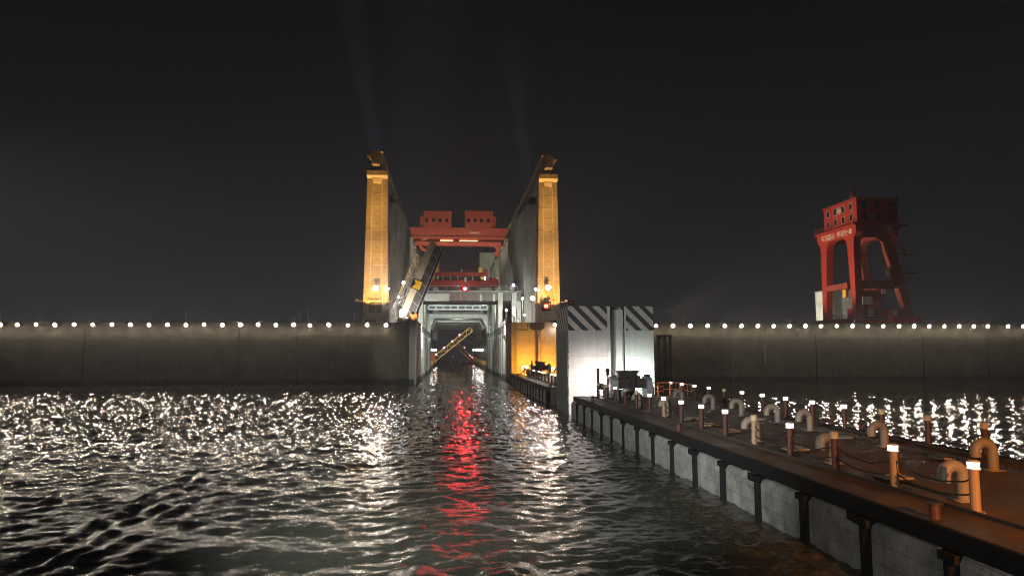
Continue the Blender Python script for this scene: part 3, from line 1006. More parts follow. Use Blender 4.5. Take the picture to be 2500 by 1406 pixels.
# ---------------------------------------------------------------- gantry colonnades
def colonnade(xa, xb, bx0, bx1, out, label):
    """xa..xb pylon footprint at the base, bx0..bx1 runway beam, out: -1 / +1 outer side"""
    cx = (xa + xb) / 2
    R = thing('crane_colonnade', label, 'colonnade', (cx, 140, ZT))
    cap0, cap1 = 41.2, 42.7
    h0, h1 = (xb - xa) / 2, (xb - xa) / 2 * 0.80
    def sect(z):
        t = (z - ZT) / (cap0 - ZT)
        return h0 + (h1 - h0) * t
    y0, y1, rec = 140.0, 143.6, 0.28
    def quad(a, b_, ya, yb, z):
        return [(a, ya, z), (b_, ya, z), (b_, yb, z), (a, yb, z)]
    z0, z1 = ZT, cap0
    bb = MB()
    k = 0.47
    for lo, hi, ya in ((-1, -k, y0), (k, 1, y0), (-k, k, y0 + rec)):
        bb.hexa(quad(cx + lo * sect(z0), cx + hi * sect(z0), ya, y1, z0), quad(cx + lo * sect(z1), cx + hi * sect(z1), ya, y1, z1))
    pyl = bb
    bb = MB()
    for s_ in (-1, 1):
        for f_ in (k, ):
            bb.hexa(quad(cx + s_ * f_ * sect(z0) - 0.11, cx + s_ * f_ * sect(z0) + 0.11, y0 - 0.09, y0 + 0.2, 16.3),
                    quad(cx + s_ * f_ * sect(z1) - 0.11, cx + s_ * f_ * sect(z1) + 0.11, y0 - 0.09, y0 + 0.2, z1 - 0.9))
    obj('lit_edge_strip', bb, 'pylon_lit_edge', R)  # pale strips paint in the light caught by the recess edges
    bb = pyl
    zq = 18.5
    while zq < 40:
        hw = sect(zq)
        bb.box(cx - hw, cx - k * hw - 0.12, y0 - 0.05, y0 + 0.1, zq, zq + 0.1, 1)
        bb.box(cx + k * hw + 0.12, cx + hw, y0 - 0.05, y0 + 0.1, zq, zq + 0.1, 1)
        bb.box(cx - k * hw + 0.12, cx + k * hw - 0.12, y0 + rec - 0.05, y0 + rec + 0.1, zq, zq + 0.1, 1)
        zq += (2.6, 4.6, 3.3, 2.3, 3.9)[int(zq) % 5]
    zq = 17.4
    while zq < 40:
        bb.disc((cx, y0 + rec - 0.015, zq), (0, -1, 0), 0.10, 8, 2)
        zq += 2.45
    obj('pylon', bb, ['pylon', 'pylon_lit_edge', 'black'], R)
    # cap with an outward-sloping underside
    bb = MB()
    hw = sect(cap0)
    bb.hexa([(cx - hw, y0, cap0), (cx + hw, y0, cap0), (cx + hw, y1, cap0), (cx - hw, y1, cap0)],
            [(cx - hw - 0.1, y0 - 1.0, cap0 + 0.5), (cx + hw + 0.1, y0 - 1.0, cap0 + 0.5), (cx + hw + 0.1, y1, cap0 + 0.5), (cx - hw - 0.1, y1, cap0 + 0.5)])
    bb.hexa([(cx - k * hw, y0 + 0.0, cap0 - 0.9), (cx + k * hw, y0, cap0 - 0.9), (cx + k * hw, y0 + 0.27, cap0 - 0.9), (cx - k * hw, y0 + 0.27, cap0 - 0.9)],
            [(cx - k * hw, y0 - 0.3, cap0 - 0.01), (cx + k * hw, y0 - 0.3, cap0 - 0.01), (cx + k * hw, y0 + 0.27, cap0 - 0.01), (cx - k * hw, y0 + 0.27, cap0 - 0.01)])
    obj('corbel', bb, 'pylon_lit_edge', R)
    bb = MB().box(cx - hw - 0.1, cx + hw + 0.1, y0 - 1.0, y1 + 0.4, cap0 + 0.501, cap1)
    obj('cap', bb, 'pylon', R, bevel=0.08)
    # runway beam
    bb = MB()
    bb.box(bx0, bx1, 137.2, 306, 43.6, 46.2)
    bb.box(bx0 + 0.2, bx1 - 0.2, 140.2, 143.4, cap1 + 0.001, 43.599)
    obj('runway_beam', bb, 'column', R)
    inner = bx1 if out < 0 else bx0
    bb = MB()
    bb.box(inner - out * 0.35, inner - out * 0.02, 152, 306, 46.201, 46.55)
    bb.box(inner - out * 0.5, inner + out * 0.6, 139, 306, 46.551, 46.66)
    obj('runway_rail', bb, 'tan_steel', R)
    outer = bx0 if out < 0 else bx1
    for y in (138.0, 156, 174, 192):
        bb = MB()
        bb.hexa([(min(outer, outer + out * 0.25), y, 44.6), (max(outer, outer + out * 0.25), y, 44.6), (max(outer, outer + out * 0.25), y + 1.4, 44.6), (min(outer, outer + out * 0.25), y + 1.4, 44.6)],
                [(min(outer, outer + out * 1.0), y, 45.5), (max(outer, outer + out * 1.0), y, 45.5), (max(outer, outer + out * 1.0), y + 1.4, 45.5), (min(outer, outer + out * 1.0), y + 1.4, 45.5)])
        obj('walkway_bracket', bb, 'pylon_lit_edge', R)
    bb = MB().box(outer, outer + out * 1.15, 137.6, 306, 45.501, 45.62)
    obj('walkway', bb, 'dark_steel', R)
    bb = MB()
    obj('lightning_rod', MB().tube([(cx, 137.6, 46.2), (cx, 137.6, 47.6)], 0.03, 5), 'dark_steel', R)
    obj('lightning_rod', MB().tube([(outer + out * 0.9, 138, 45.62), (outer + out * 1.05, 138, 47.3)], 0.03, 5), 'dark_steel', R)
    # rows of columns behind the pylon
    ci = xb - 0.3 if out < 0 else xa + 0.3
    co = xa if out < 0 else xb
    for j, yy in enumerate((164, 182, 200, 218, 236, 254, 272, 290)):
        bb = MB()
        dd = 11.5
        bb.box(ci, co, yy, yy + dd, ZT, 41.4)
        for q_ in (0.6, 4.6, 9.4):
            bb.box(ci - out * 0.35, ci + out * 0.02, yy + q_, yy + q_ + 1.3, ZT, 41.2)
        if j == 0:
            w_ = co - ci
            bb.box(ci + w_ * 0.28, ci + w_ * 0.34, yy - 0.2, yy + 0.02, ZT, 41.0)
            bb.box(ci + w_ * 0.62, ci + w_ * 0.70, yy - 0.2, yy + 0.02, ZT, 41.0)
        obj('column', bb, 'column', R)
        bb = MB().box(ci - out * 0.75, co, yy - 0.5, yy + dd + 0.3, 41.401, 42.1)
        bb.box(bx0 + 0.1, bx1 - 0.1, yy + 1.5, yy + dd - 1.5, 42.101, 43.599)
        obj('column_cap', bb, 'conc_dark' if j == 0 else 'column', R)
    bb = MB().box(ci - out * 0.0, co, 144.2, 150, ZT, 41.2) if False else None
    # service bracket at the foot of the washed face
    bb = MB()
    zb = 16.15
    bb.box(cx - h0 * 0.62, cx + h0 * 0.62, y0 - 0.62, y0 - 0.5, zb - 0.06, zb + 0.05)
    for s_ in (-1, 1):
        bb.tube([(cx + s_ * h0 * 0.55, y0 - 0.55, zb + 0.8), (cx + s_ * h0 * 0.55, y0 - 0.55, zb - 2.9)], 0.07, 6)
        bb.box(cx + s_ * (h0 + 0.02), cx + s_ * (h0 + 1.5), y0 - 0.5, y0 - 0.1, zb - 0.18, zb - 0.06)
        bb.box(cx + s_ * (h0 + 0.9), cx + s_ * (h0 + 1.5), y0 - 0.6, y0, zb - 0.05, zb + 0.3)
    bb.box(cx - h0 * 0.6, cx + h0 * 0.6, y0 - 0.6, y0 - 0.48, zb - 3.1, zb - 2.85)
    for q_ in (-0.4, 0, 0.4):
        bb.tube([(cx + q_ * h0, y0 - 0.05, zb + 0.0), (cx + q_ * h0, y0 - 0.9, zb + 0.1), (cx + q_ * h0, y0 - 1.0, zb + 0.35)], 0.05, 5)
    obj('lamp_bracket', bb, 'grey_steel', R)
    # amber floodlights that wash the face from below
    fl = MB()
    for dx in (-0.7, 0, 0.7):
        fl.box(cx + dx - 0.25, cx + dx + 0.25, 131.8, 132.2, ZT + 0.2, ZT + 0.55)
        fl.box(cx + dx - 0.05, cx + dx + 0.05, 131.95, 132.05, ZT, ZT + 0.21)
    obj('wash_lamp', fl, 'black', R)
    WARM = (1.0, 0.47, 0.085)
    for zt_, P_, ang_, bl_ in ((26.2, 20000, 76, 0.10), (29, 18000, 28, 1.0), (38.5, 62000, 17, 1.0)):
        spot('wash_light', (cx, 132, ZT + 0.65), (cx, y0, zt_), P_, WARM, ang_, bl_, 0.12, R)
    return R


CL = colonnade(-17.5, -12.4, -15.93, -14.39, -1, 'row of tall concrete columns left of the channel with amber-lit front pylon')
CR = colonnade(17.8, 22.6, 19.33, 20.93, 1, 'row of tall concrete columns right of the channel with amber-lit front pylon')

for side, (px_, w0, w1) in (('left', (917, -1, 1)),):
    x0, z0 = at(899, 740, 139.9); x1, z1 = at(933, 764, 139.9)
    obj('dark_recess_panel', MB().box(x0, (x0 + x1) / 2 - 0.06, 139.86, 139.99, z1, z0).box((x0 + x1) / 2 + 0.06, x1, 139.86, 139.99, z1, z0), 'conc_dark', CL)  # flat dark panels stand for the shade in a recess

# pale towers far behind
for (pa, pb, ptop, pbot, Y, lab) in ((1171, 1217, 617, 690, 300, 'pale green-lit concrete tower behind the right columns'), (1058, 1069, 612, 690, 300, 'narrow pale green-lit tower behind the raised bridge leaf')):
    xa, zt_ = at(pa, ptop, Y); xb, _ = at(pb, ptop, Y)
    TW = thing('lift_tower', lab, 'lift tower', ((xa + xb) / 2, Y, ZT))
    obj('shaft', MB().box(xa, xb, Y, Y + 40, ZT, zt_), 'conc_pale', TW)
    b = MB()
    for f_ in ((0.0, 0.06), (0.14, 0.2), (0.86, 0.95)) if pb - pa > 20 else ((0.0, 0.3),):
        b.box(xa + (xb - xa) * f_[0], xa + (xb - xa) * f_[1], Y - 0.5, Y - 0.01, ZT, zt_ - (0 if f_[0] < 0.5 else 3.5))
    obj('guide_strip', b, 'conc_pale', TW)

# ---------------------------------------------------------------- red bridge crane between the colonnades
CRN = thing('bridge_crane', 'red overhead bridge crane with two windowed cabins high between the colonnades', 'crane', (2.7, 223, 46.7))
gz = lambda y: at(1120, y, 223)[1]
gx0, gx1 = -14.0, 19.0
obj('main_girder', MB().box(gx0, gx1, 223, 226, gz(578), gz(556)), 'red_brick', CRN)
obj('girder_flange', MB().box(gx0, gx1, 222.4, 226.5, gz(584), gz(578) - 0.005), 'red_brick', CRN)
obj('lower_girder', MB().box(gx0 + 2.5, gx1 - 2.5, 222.6, 225, gz(600), gz(590.5)).box(gx0 + 2.5, gx1 - 2.5, 224.0, 225.9, gz(590.5) + 0.005, gz(584) - 0.005), 'red_brick', CRN)
obj('end_truck', MB().box(gx0 - 2.2, gx0 - 0.01, 222, 231, gz(556) + 0.1, gz(556) + 1.0), 'red_brick', CRN)
obj('end_truck', MB().box(gx1 + 0.01, gx1 + 2.2, 222, 231, gz(556) + 0.1, gz(556) + 1.0), 'red_brick', CRN)
obj('rear_girder', MB().box(gx0, gx1, 229, 231, gz(588), gz(556)), 'red_brick', CRN)
for pa, pb in ((1034, 1102), (1136, 1203)):
    xa, xb = at(pa, 530, 223)[0], at(pb, 530, 223)[0]
    zb, zt_ = gz(556) + 0.005, at(pa, 516.5, 223)[1]
    cab = MB().box(xa, xb, 223.2, 230, zb, zt_)
    cab.box(xa - 0.15, xb + 0.15, 222.9, 230.3, zt_ + 0.005, zt_ + 0.25)
    sgn = -1 if pa < 1100 else 1
    xo = xa if sgn < 0 else xb
    cab.box(xo + sgn * 0.01, xo + sgn * 1.1, 224, 229, zb, zb + (zt_ - zb) * 0.75)
    C_ = obj('cabin', cab, 'red_brick', CRN)
    for k in range(4):
        f_ = (0.06, 0.30, 0.53, 0.78)[k]
        wx = xa + (xb - xa) * f_
        wz = zb + (zt_ - zb) * 0.34
        wn = obj('window', MB().box(wx, wx + 1.06, 223.12, 223.19, wz, wz + 1.2), 'red_brick', C_)
        WLOC[C_.name] = WLOC[CRN.name]
        obj('pane', MB().box(wx + 0.1, wx + 0.96, 223.09, 223.12, wz + 0.1, wz + 1.1), 'glass', C_)
b = MB()
zr = gz(556) + 0.005
for xa, xb in ((gx0, at(1026, 540, 223)[0]), (at(1104, 540, 223)[0], at(1134, 540, 223)[0]), (at(1210, 540, 223)[0], gx1)):
    railing(b, (xa, 223.1, zr), (xb, 223.1, zr), 1.1, 1.4, 0.04)
obj('hand_rail', b, 'dark_steel', CRN)
# capacity plate strokes, too small to read
b = MB()
for k, (px_, h) in enumerate(((1148, 4), (1150.5, 5), (1153.6, 3.4), (1156, 4), (1158.4, 4), (1160.8, 4), (1163.6, 4.6), (1166.6, 5), (1168.6, 4))):
    x, z = at(px_, 568.5, 222.9)
    b.box(x - 0.07, x + 0.07, 222.95, 222.99, z - h * 0.065, z + h * 0.065)
    if k in (3, 4, 5):
        b.box(x - 0.2, x + 0.2, 222.955, 222.985, z + h * 0.04, z + h * 0.055)
obj('lettering', b, 'gold', CRN)
b = MB()
for xa, xb in ((at(1075, 587, 223)[0], at(1106, 587, 223)[0]), (at(1122, 587, 223)[0], at(1166, 587, 223)[0])):
    b.box(xa, xb, 223.55, 223.75, gz(587) - 0.12, gz(587) + 0.12)
obj('girder_lamp', b, 'e_amber', CRN)
b = MB()
xa, za = at(1024, 584, 222)
ring = [(xa + 2.2 + 2.2 * math.cos(t), 223.5, gz(597) + 1.9 * math.sin(t)) for t in np.linspace(0.45 * PI, 1.65 * PI, 12)]
b.tube(ring, 0.55, 8)
b.box(xa + 1.4, xa + 2.0, 223.2, 223.8, gz(588), gz(584))
obj('hook_block', b, 'red_brick', CRN)
b = MB()
for px_, py_, w_, h_ in ((1214, 604, 0.9, 1.0), (1216, 612, 0.7, 0.5), (1212, 619, 0.8, 0.9), (1220, 601, 1.3, 0.5), (1217, 623, 0.5, 0.6)):
    x, z = at(px_, py_, 223.5)
    b.box(x - w_, x + w_, 223, 224, z - h_ * 0.5, z + h_ * 0.5)
x, z = at(1214, 610, 223.5)
b.box(x - 0.3, x + 0.2, 223.2, 223.8, z - 2.2, z + 2)
obj('hook_block', b, 'red_brick', CRN)
b = MB()
for px_ in (1163, 1171, 1176):
    x, z = at(px_, 602, 224.5)
    b.tube([(x, 224.5, z), (x, 224.5, at(px_, 690, 224.5)[1])], 0.05, 5)
obj('cable', b, 'black', CRN)

# ---------------------------------------------------------------- red gate hoist on the bridge
HO = thing('gate_hoist', 'two stacked red hoist beams with yellow bearings standing on the channel bridge', 'gate hoist', (3, 176, 20.55))
hy = 176.0
hz = lambda y: at(1120, y, hy)[1]
hx = lambda p: at(p, 680, hy)[0]
obj('lower_beam', MB().box(hx(1040), hx(1218), hy, hy + 2.2, hz(700), hz(686)).box(hx(1040), hx(1218), hy - 0.35, hy + 2.4, hz(686) + 0.005, hz(684)), 'red', HO, bevel=0.06)
obj('upper_beam', MB().box(hx(1052), hx(1188), hy + 0.6, hy + 2.2, hz(673), hz(664)).box(hx(1050), hx(1064), hy + 0.4, hy + 2.4, hz(673), hz(657)).box(hx(1180), hx(1191), hy + 0.4, hy + 2.4, hz(674), hz(656)), 'red', HO)
b = MB().box(hx(1060), hx(1190), hy + 0.9, hy + 2.0, hz(684) + 0.01, hz(676))
obj('gear_case', b, 'dark_steel', HO)
for p in (1081, 1100, 1118, 1154):
    obj('strut', MB().box(hx(p) - 0.14, hx(p) + 0.14, hy + 0.3, hy + 0.88, hz(683), hz(673.5)), 'conc_pale', HO)
obj('strut', MB().box(hx(1134), hx(1139), hy - 0.4, hy - 0.36, hz(688), hz(678)), 'white_paint', HO)
for p0, p1, a, b_ in ((1060, 1070, 664, 650), (1168, 1177, 664, 652), (1051, 1062, 682, 674), (1173, 1181, 682, 674)):
    obj('bearing', MB().box(hx(p0), hx(p1), hy + 0.2, hy + 0.39 if a > 670 else hy + 1.8, hz(a) + 0.02, hz(b_)), 'yellow', HO, bevel=0.05)
b = MB()
for p0, y0_ in ((1200, 682), (1208, 680), (1213, 684), (1197, 679), (1206, 688), (1215, 692)):
    b.box(hx(p0) - 0.35, hx(p0) + 0.45, hy - 0.5, hy + 1.4, hz(y0_ + 4), hz(y0_ - 2))
b.tube([(hx(1203), hy - 0.6, hz(690)), (hx(1211), hy - 0.6, hz(684)), (hx(1216), hy - 0.6, hz(694))], 0.14, 6)
obj('motor', b, 'red', HO)
for p in (1046, 1049, 1052, 1191, 1194, 1197):
    obj('stiffener', MB().bar((hx(p), hy - 0.05, hz(686.5)), (hx(p + 3.5), hy - 0.05, hz(699)), 0.12, 0.1), 'red_dull', HO)
b = MB()
railing(b, (hx(1076), hy + 1, hz(664) + 0.01), (hx(1093), hy + 1, hz(664) + 0.01), 1.0, 1.0, 0.035)
railing(b, (hx(1132), hy + 1, hz(664) + 0.01), (hx(1160), hy + 1, hz(664) + 0.01), 1.0, 1.0, 0.035)
obj('hand_rail', b, 'red_dull', HO)
b = MB()
for p in (1052, 1090, 1150, 1206):
    b.box(hx(p) - 0.4, hx(p) + 0.4, hy + 0.5, hy + 1.8, 20.551, hz(700) - 0.005)
obj('pedestal', b, 'dark_steel', HO)
obj('bollard_cap', MB().ball((hx(1127), hy + 0.8, hz(660)), 0.35, 8, 6).tube([(hx(1127), hy + 0.8, hz(664)), (hx(1127), hy + 0.8, hz(660))], 0.15, 6), 'conc_pale', HO)
for px_ in (1184.5, 1069):
    x, z = at(px_, 678, hy - 0.2)
    obj('indicator_lamp', MB().box(x - 0.16, x + 0.16, hy - 0.3, hy - 0.1, hz(683), hz(675)), 'e_panel' if px_ > 1100 else 'white_paint', HO)

# ---------------------------------------------------------------- raised bascule leaf
BL = thing('bascule_leaf', 'tan raised drawbridge leaf leaning over the channel with a yellow pennant sign', 'drawbridge', (-9.8, 136, ZT))
U = Vector((0.366, 0, 0.931)).normalized()
Vv = Vector((U.z, 0, -U.x))
B0 = Vector((-10.72, 136, 11.1))


def leaf(u, v, y):
    return B0 + U * u + Vv * v + Vector((0, y, 0))


def leaf_box(mb, u0, u1, v0, v1, y0, y1, mi=0):
    return mb.hexa([leaf(u0, v0, y0), leaf(u0, v1, y0), leaf(u0, v1, y1), leaf(u0, v0, y1)], [leaf(u1, v0, y0), leaf(u1, v1, y0), leaf(u1, v1, y1), leaf(u1, v0, y1)], mi)


LU = 18.1
b = MB()
leaf_box(b, 0, LU, 0, 1.34, 0, 0.35)
leaf_box(b, 0, LU, 0, 1.34, 7.6, 7.95)
obj('side_girder', b, 'tan_steel', BL)
b = MB()
leaf_box(b, 0, LU - 0.1, 0.1, 1.3, 0.36, 7.59)
leaf_box(b, 0, LU - 0.5, 1.345, 2.75, 0.30, 7.7)
obj('deck_soffit', b, 'dark_steel', BL)
b = MB()
for k in range(9):
    u = 1.2 + k * 2.05
    b.bar(leaf(u + 0.35, 1.36, 0.26), leaf(u - 0.25, 2.74, 0.26), 0.09, 0.06, (0, 1, 0))
    b.bar(leaf(u - 0.25, 2.77, 0.3), leaf(u - 0.25, 2.77, 7.6), 0.09, 0.06)
obj('cross_rib', b, 'grey_steel', BL)
b = MB()
leaf_box(b, 0.6, LU - 0.4, 2.80, 3.25, 0.1, 0.5)
obj('edge_beam', b, 'black', BL)
b = MB()
b.tube([leaf(0.6, 2.76, 0.05), leaf(LU - 0.3, 2.76, 0.05)], 0.05, 5)
b.tube([leaf(2.0, 3.3, 0.3), leaf(LU - 0.8, 3.3, 0.3)], 0.035, 5)
b.tube([leaf(LU - 0.3, 2.76, 0.05), leaf(LU - 1.4, 3.2, 0.05), leaf(LU - 0.8, 3.3, 0.3)], 0.04, 5)
obj('edge_pipe', b, 'grey_steel', BL)
b = MB()
for v in (-0.25, -0.85, -1.5):
    b.tube([leaf(0.3, v * 1.15, 0.2), leaf(14.2, v, 0.2)], 0.045, 5)
b.tube([leaf(0.3, -1.5, 1.8), leaf(13.0, -1.4, 1.8)], 0.045, 5)
for k in range(13):
    u = 0.8 + k * 1.12
    b.tube([leaf(u, -0.02, 0.2), leaf(u + 0.25, -1.55, 0.2), leaf(u + 0.25, -1.55, 1.8)], 0.04, 5)
    if k % 2 == 0:
        b.tube([leaf(u, -0.05, 0.2), leaf(u + 1.1, -1.5, 0.2)], 0.03, 5)
for k in range(5):
    b.tube([leaf(0.5 + k * 0.9, -1.7, -0.3), leaf(2.4 + k * 0.9, -0.5, -0.3), leaf(2.4 + k * 0.9, -0.5, 1.5)], 0.06, 5)
obj('side_railing', b, 'white_paint', BL)
sg = MB()
uc, vc, hs = 8.95, 0.95, 0.86
leaf_box(sg, uc - hs - 0.14, uc + hs + 0.14, vc - hs - 0.2, vc + hs + 0.2, -0.14, -0.06)
SG = obj('sign_board', sg, 'black', BL)
pts = [(-hs, -hs), (hs * 0.02, -hs * 0.30), (hs, -hs), (hs, hs), (-hs, hs)]
yq = MB()
fr = [leaf(uc + p[0], vc + p[1], -0.19) for p in pts]
bk = [leaf(uc + p[0], vc + p[1], -0.145) for p in pts]
n = len(pts)
yq.add(fr + bk, [tuple(range(n)), tuple(reversed(range(n, 2 * n)))] + [(i, n + i, n + (i + 1) % n, (i + 1) % n) for i in range(n)])
obj('pennant', yq, 'sign_yellow', SG)
WLOC[SG.name] = WLOC[BL.name]

HM = thing('hinge_machine', 'small machine painted with orange light on black legs at the foot of the raised leaf', 'machine', (-6.9, 134, ZT))
xa, za = at(1010, 772, 134)
b = MB()
for dx, dz, r in ((0, 0, 0.42), (-0.5, 0.25, 0.3), (0.35, 0.3, 0.3), (0.1, -0.45, 0.34), (-0.3, -0.25, 0.28), (0.5, -0.15, 0.25)):
    b.ball((xa + dx, 134, za + dz), r, 8, 6)
obj('motor', b, 'orange', HM)  # orange light on the machine put in as its colour
b = MB()
for dx in (-0.05, 0.45):
    b.tube([(xa + dx, 134, za - 0.4), (xa + dx + 0.05, 134, ZT)], 0.11, 6)
b.tube([(xa - 0.4, 134, za + 0.2), (xa - 1.4, 134.6, ZT)], 0.16, 6)
obj('leg', b, 'black', HM)

# ---------------------------------------------------------------- truss bascules inside the chamber
def truss(name_label, Y, pA, pB, depth, n, lamps, mat):
    (xa, za), (xb, zb) = at(*pA, Y), at(*pB, Y)
    R = thing('truss_barrier', name_label, 'truss barrier', (xa, Y, 1.5))
    a, c = Vector((xa, Y, za)), Vector((xb, Y, zb))
    d = (c - a).normalized()
    nn = Vector((d.z, 0, -d.x)) * (1 if d.x > 0 else -1)
    b_ = MB()
    for y in (0, 2.4):
        o = Vector((0, y, 0))
        b_.bar(a + o, c + o, 0.3, 0.3)
        b_.bar(a + o + nn * depth, c + o + nn * depth, 0.3, 0.3)
    obj('chord', b_, mat, R)
    b_ = MB()
    for i in range(n):
        t0, t1 = i / n, (i + 1) / n
        for y in (0, 2.4):
            o = Vector((0, y, 0))
            p, q = (a.lerp(c, t0) + o, a.lerp(c, t1) + o + nn * depth) if i % 2 else (a.lerp(c, t0) + o + nn * depth, a.lerp(c, t1) + o)
            b_.bar(p, q, 0.16, 0.16)
        b_.bar(a.lerp(c, t1), a.lerp(c, t1) + Vector((0, 2.4, 0)), 0.14, 0.14)
    b_.bar(c, c + nn * depth, 0.3, 0.3)
    obj('web', b_, mat, R)
    for p in lamps:
        x, z = at(*p, Y - 0.5)
        lp = MB().ball((x, Y - 0.5, z), 0.42, 8, 6)
        obj('lamp', lp, 'e_pink', R)
    b_ = MB()
    b_.box(xa - 1.4, xa + 1.0, Y - 0.5, Y + 3.0, za - 1.2, za + 1.6)
    obj('hinge_housing', b_, 'red_bright', R, bevel=0.2)
    return R


T1 = truss('long yellow truss barrier raised across the far chamber with pink lamps', 254, (1054, 874), (1147, 799), 1.7, 12, ((1122, 817), (1104, 833), (1084, 849), (1065, 865)), 'yellow')
T2 = truss('short dim truss barrier beyond the yellow one on the right', 350, (1160, 879), (1117, 836), 1.8, 9, ((1147, 868), (1153, 872), (1134, 848)), 'yellow')
spot('barrier_light', (-5.4, 240, 4.0), (2.0, 254.5, 9.5), 2600, (1.0, 0.72, 0.4), 60, 0.5, 0.2, T1)
spot('barrier_light', (11.0, 336, 4.0), (8.5, 350, 6), 900, (1.0, 0.6, 0.3), 70, 0.5, 0.2, T2)

# ---------------------------------------------------------------- lamps
def ball_lamp(label, px, py, Y, r, mat, base=None, group=None, name='deck_lamp', pole='grey_steel', sz=1.0, light=None):
    x, z = at(px, py, Y)
    zb = ZT if base is None else base
    R = thing(name, label, 'lamp', (x, Y, zb), group)
    b_ = MB()
    if z - r > zb + 0.05:
        b_.tube([(x, Y, zb), (x, Y, z - r * 0.8)], 0.055, 6)
        b_.tube([(x, Y, z - r * 1.05), (x, Y, z - r * 0.6)], [0.1, r * 0.6], 8)
    b_.tube([(x, Y, z + r * 0.85 * sz), (x, Y, z + r * 1.25 * sz)], [r * 0.8, 0.08], 8)
    obj('pole', b_, pole, R)
    obj('globe', MB().ball((x, Y, z), r, 12, 8, sz=sz), mat, R, smooth=True)
    if light:
        spot('lamp_light', (x + light[0][0], Y + light[0][1], z + light[0][2]), light[1], *light[2:], parent=R)
    return R


def panel_lamp(label, px, py, Y, w, h):
    x, z = at(px, py, Y)
    R = thing('panel_lamp', label, 'lamp', (x, Y, ZT))
    obj('pole', MB().tube([(x, Y, ZT), (x, Y, z - h / 2 - 0.02)], 0.07, 6), 'black', R)
    obj('case', MB().box(x - w / 2 - 0.07, x + w / 2 + 0.07, Y + 0.04, Y + 0.3, z - h / 2 - 0.07, z + h / 2 + 0.07), 'black', R)
    obj('diffuser', MB().box(x - w / 2, x + w / 2, Y - 0.08, Y + 0.035, z - h / 2, z + h / 2), 'e_panel', R, bevel=0.04)
    return R


ball_lamp('white ball lamp beside the left railing of the raised leaf', 985, 690, 147, 0.28, 'e_white')
ball_lamp('small white ball lamp low beside the left railing of the raised leaf', 973, 725, 149, 0.2, 'e_white')
ball_lamp('white ball lamp on the inner edge of the left amber pylon', 948.5, 705, 139.5, 0.16, 'e_white')
ball_lamp('white ball lamp on the inner edge of the right amber pylon', 1307, 706, 139.5, 0.22, 'e_white')
ball_lamp('white ball lamp on the bridge railing at its right end', 1254, 696, 164.8, 0.26, 'e_white', base=20.551)
ball_lamp('small white ball lamp on a pole left of the bright right floodlight', 1275.5, 729, 155, 0.22, 'e_white')
ball_lamp('thin white ball lamp above the channel wall railing on the right', 1236, 757, 152, 0.2, 'e_white', base=ZT + 0.35)
ball_lamp('amber ball lamp on the deck right of the white panel lamp', 1256.5, 769, 136, 0.18, 'e_warm')
ball_lamp('amber ball lamp alone on the deck between bridge and right pylon', 1281, 769, 137, 0.18, 'e_warm')
ball_lamp('bright white floodlight on a mast beside the right pylon', 1300, 728, 150, 0.42, 'e_mast', name='flood_lamp', light=((-0.2, 0.9, 0.2), (3, 166, 19), 3500, (0.88, 1.0, 0.92), 120, 0.6, 0.3))
panel_lamp('white tall panel lamp at the foot of the raised leaf', 980, 765, 133, 0.55, 1.5)
panel_lamp('white tall panel lamp on the deck above the orange block', 1254, 758, 134, 0.5, 1.25)
for lab, px_, py_, x_ in (('blazing floodlight hanging in front of the left amber pylon', 917, 703, -15), ('blazing floodlight hanging in front of the right amber pylon', 1338, 702, 20.2)):
    Y = 138.6
    x, z = at(px_, py_, Y)
    R = thing('flood_lamp', lab, 'lamp', (x, Y, z))
    obj('lens', MB().tube([(x, Y + 0.02, z), (x, Y - 0.05, z), (x, Y - 0.14, z - 0.02)], [0.42, 0.40, 0.2], 14), 'e_flood', R)
    b = MB().tube([(x, Y + 0.45, z), (x, Y + 0.3, z), (x, Y + 0.025, z)], [0.2, 0.5, 0.5], 14)
    for dx in (-0.2, 0.05, 0.28):
        b.tube([(x + dx, Y + 1.6, z + 1.0), (x + dx, Y + 0.4, z + 1.2), (x + dx, Y + 0.2, z + 0.35)], 0.035, 5)
    obj('bracket', b, 'grey_steel', R)

# chamber lamp posts in the distance
for side, pxs, xw in (('left', (1054.5, 1057.5, 1060.5, 1064), -6.9), ('right', (1156, 1163, 1167.5, 1171.5, 1177), 12.5)):
    for i, px_ in enumerate(pxs):
        u = at(px_, 855, 1.0)[0]
        Y = xw / u
        ordn = ('nearest', 'second nearest', 'third nearest', 'fourth nearest', 'fifth nearest')[i if side == 'left' else len(pxs) - 1 - i]
        ball_lamp('white globe lamp post on the %s far chamber wall, %s of its row' % (side, ordn), px_, 854, Y, 0.33, 'e_globe', base=1.5, group='globe lamp posts along the far chamber', name='globe_lamp_post', pole='white_paint')
for px_, py_, lab in ((1083, 886, 'tiny red lamp at the left of the chamber gate top'), (1101, 884, 'tiny red lamp left of the middle of the chamber gate'), (1125, 884, 'tiny red lamp right of the middle of the chamber gate'), (1140, 884.5, 'tiny red lamp at the right of the chamber gate top'), (1106, 870, 'tiny red lamp on a mast over the chamber gate')):
    ball_lamp(lab, px_, py_, 404, 0.36, 'e_faint', base=0.55, name='gate_lamp', group='tiny red lamps on the chamber gate', pole='black')

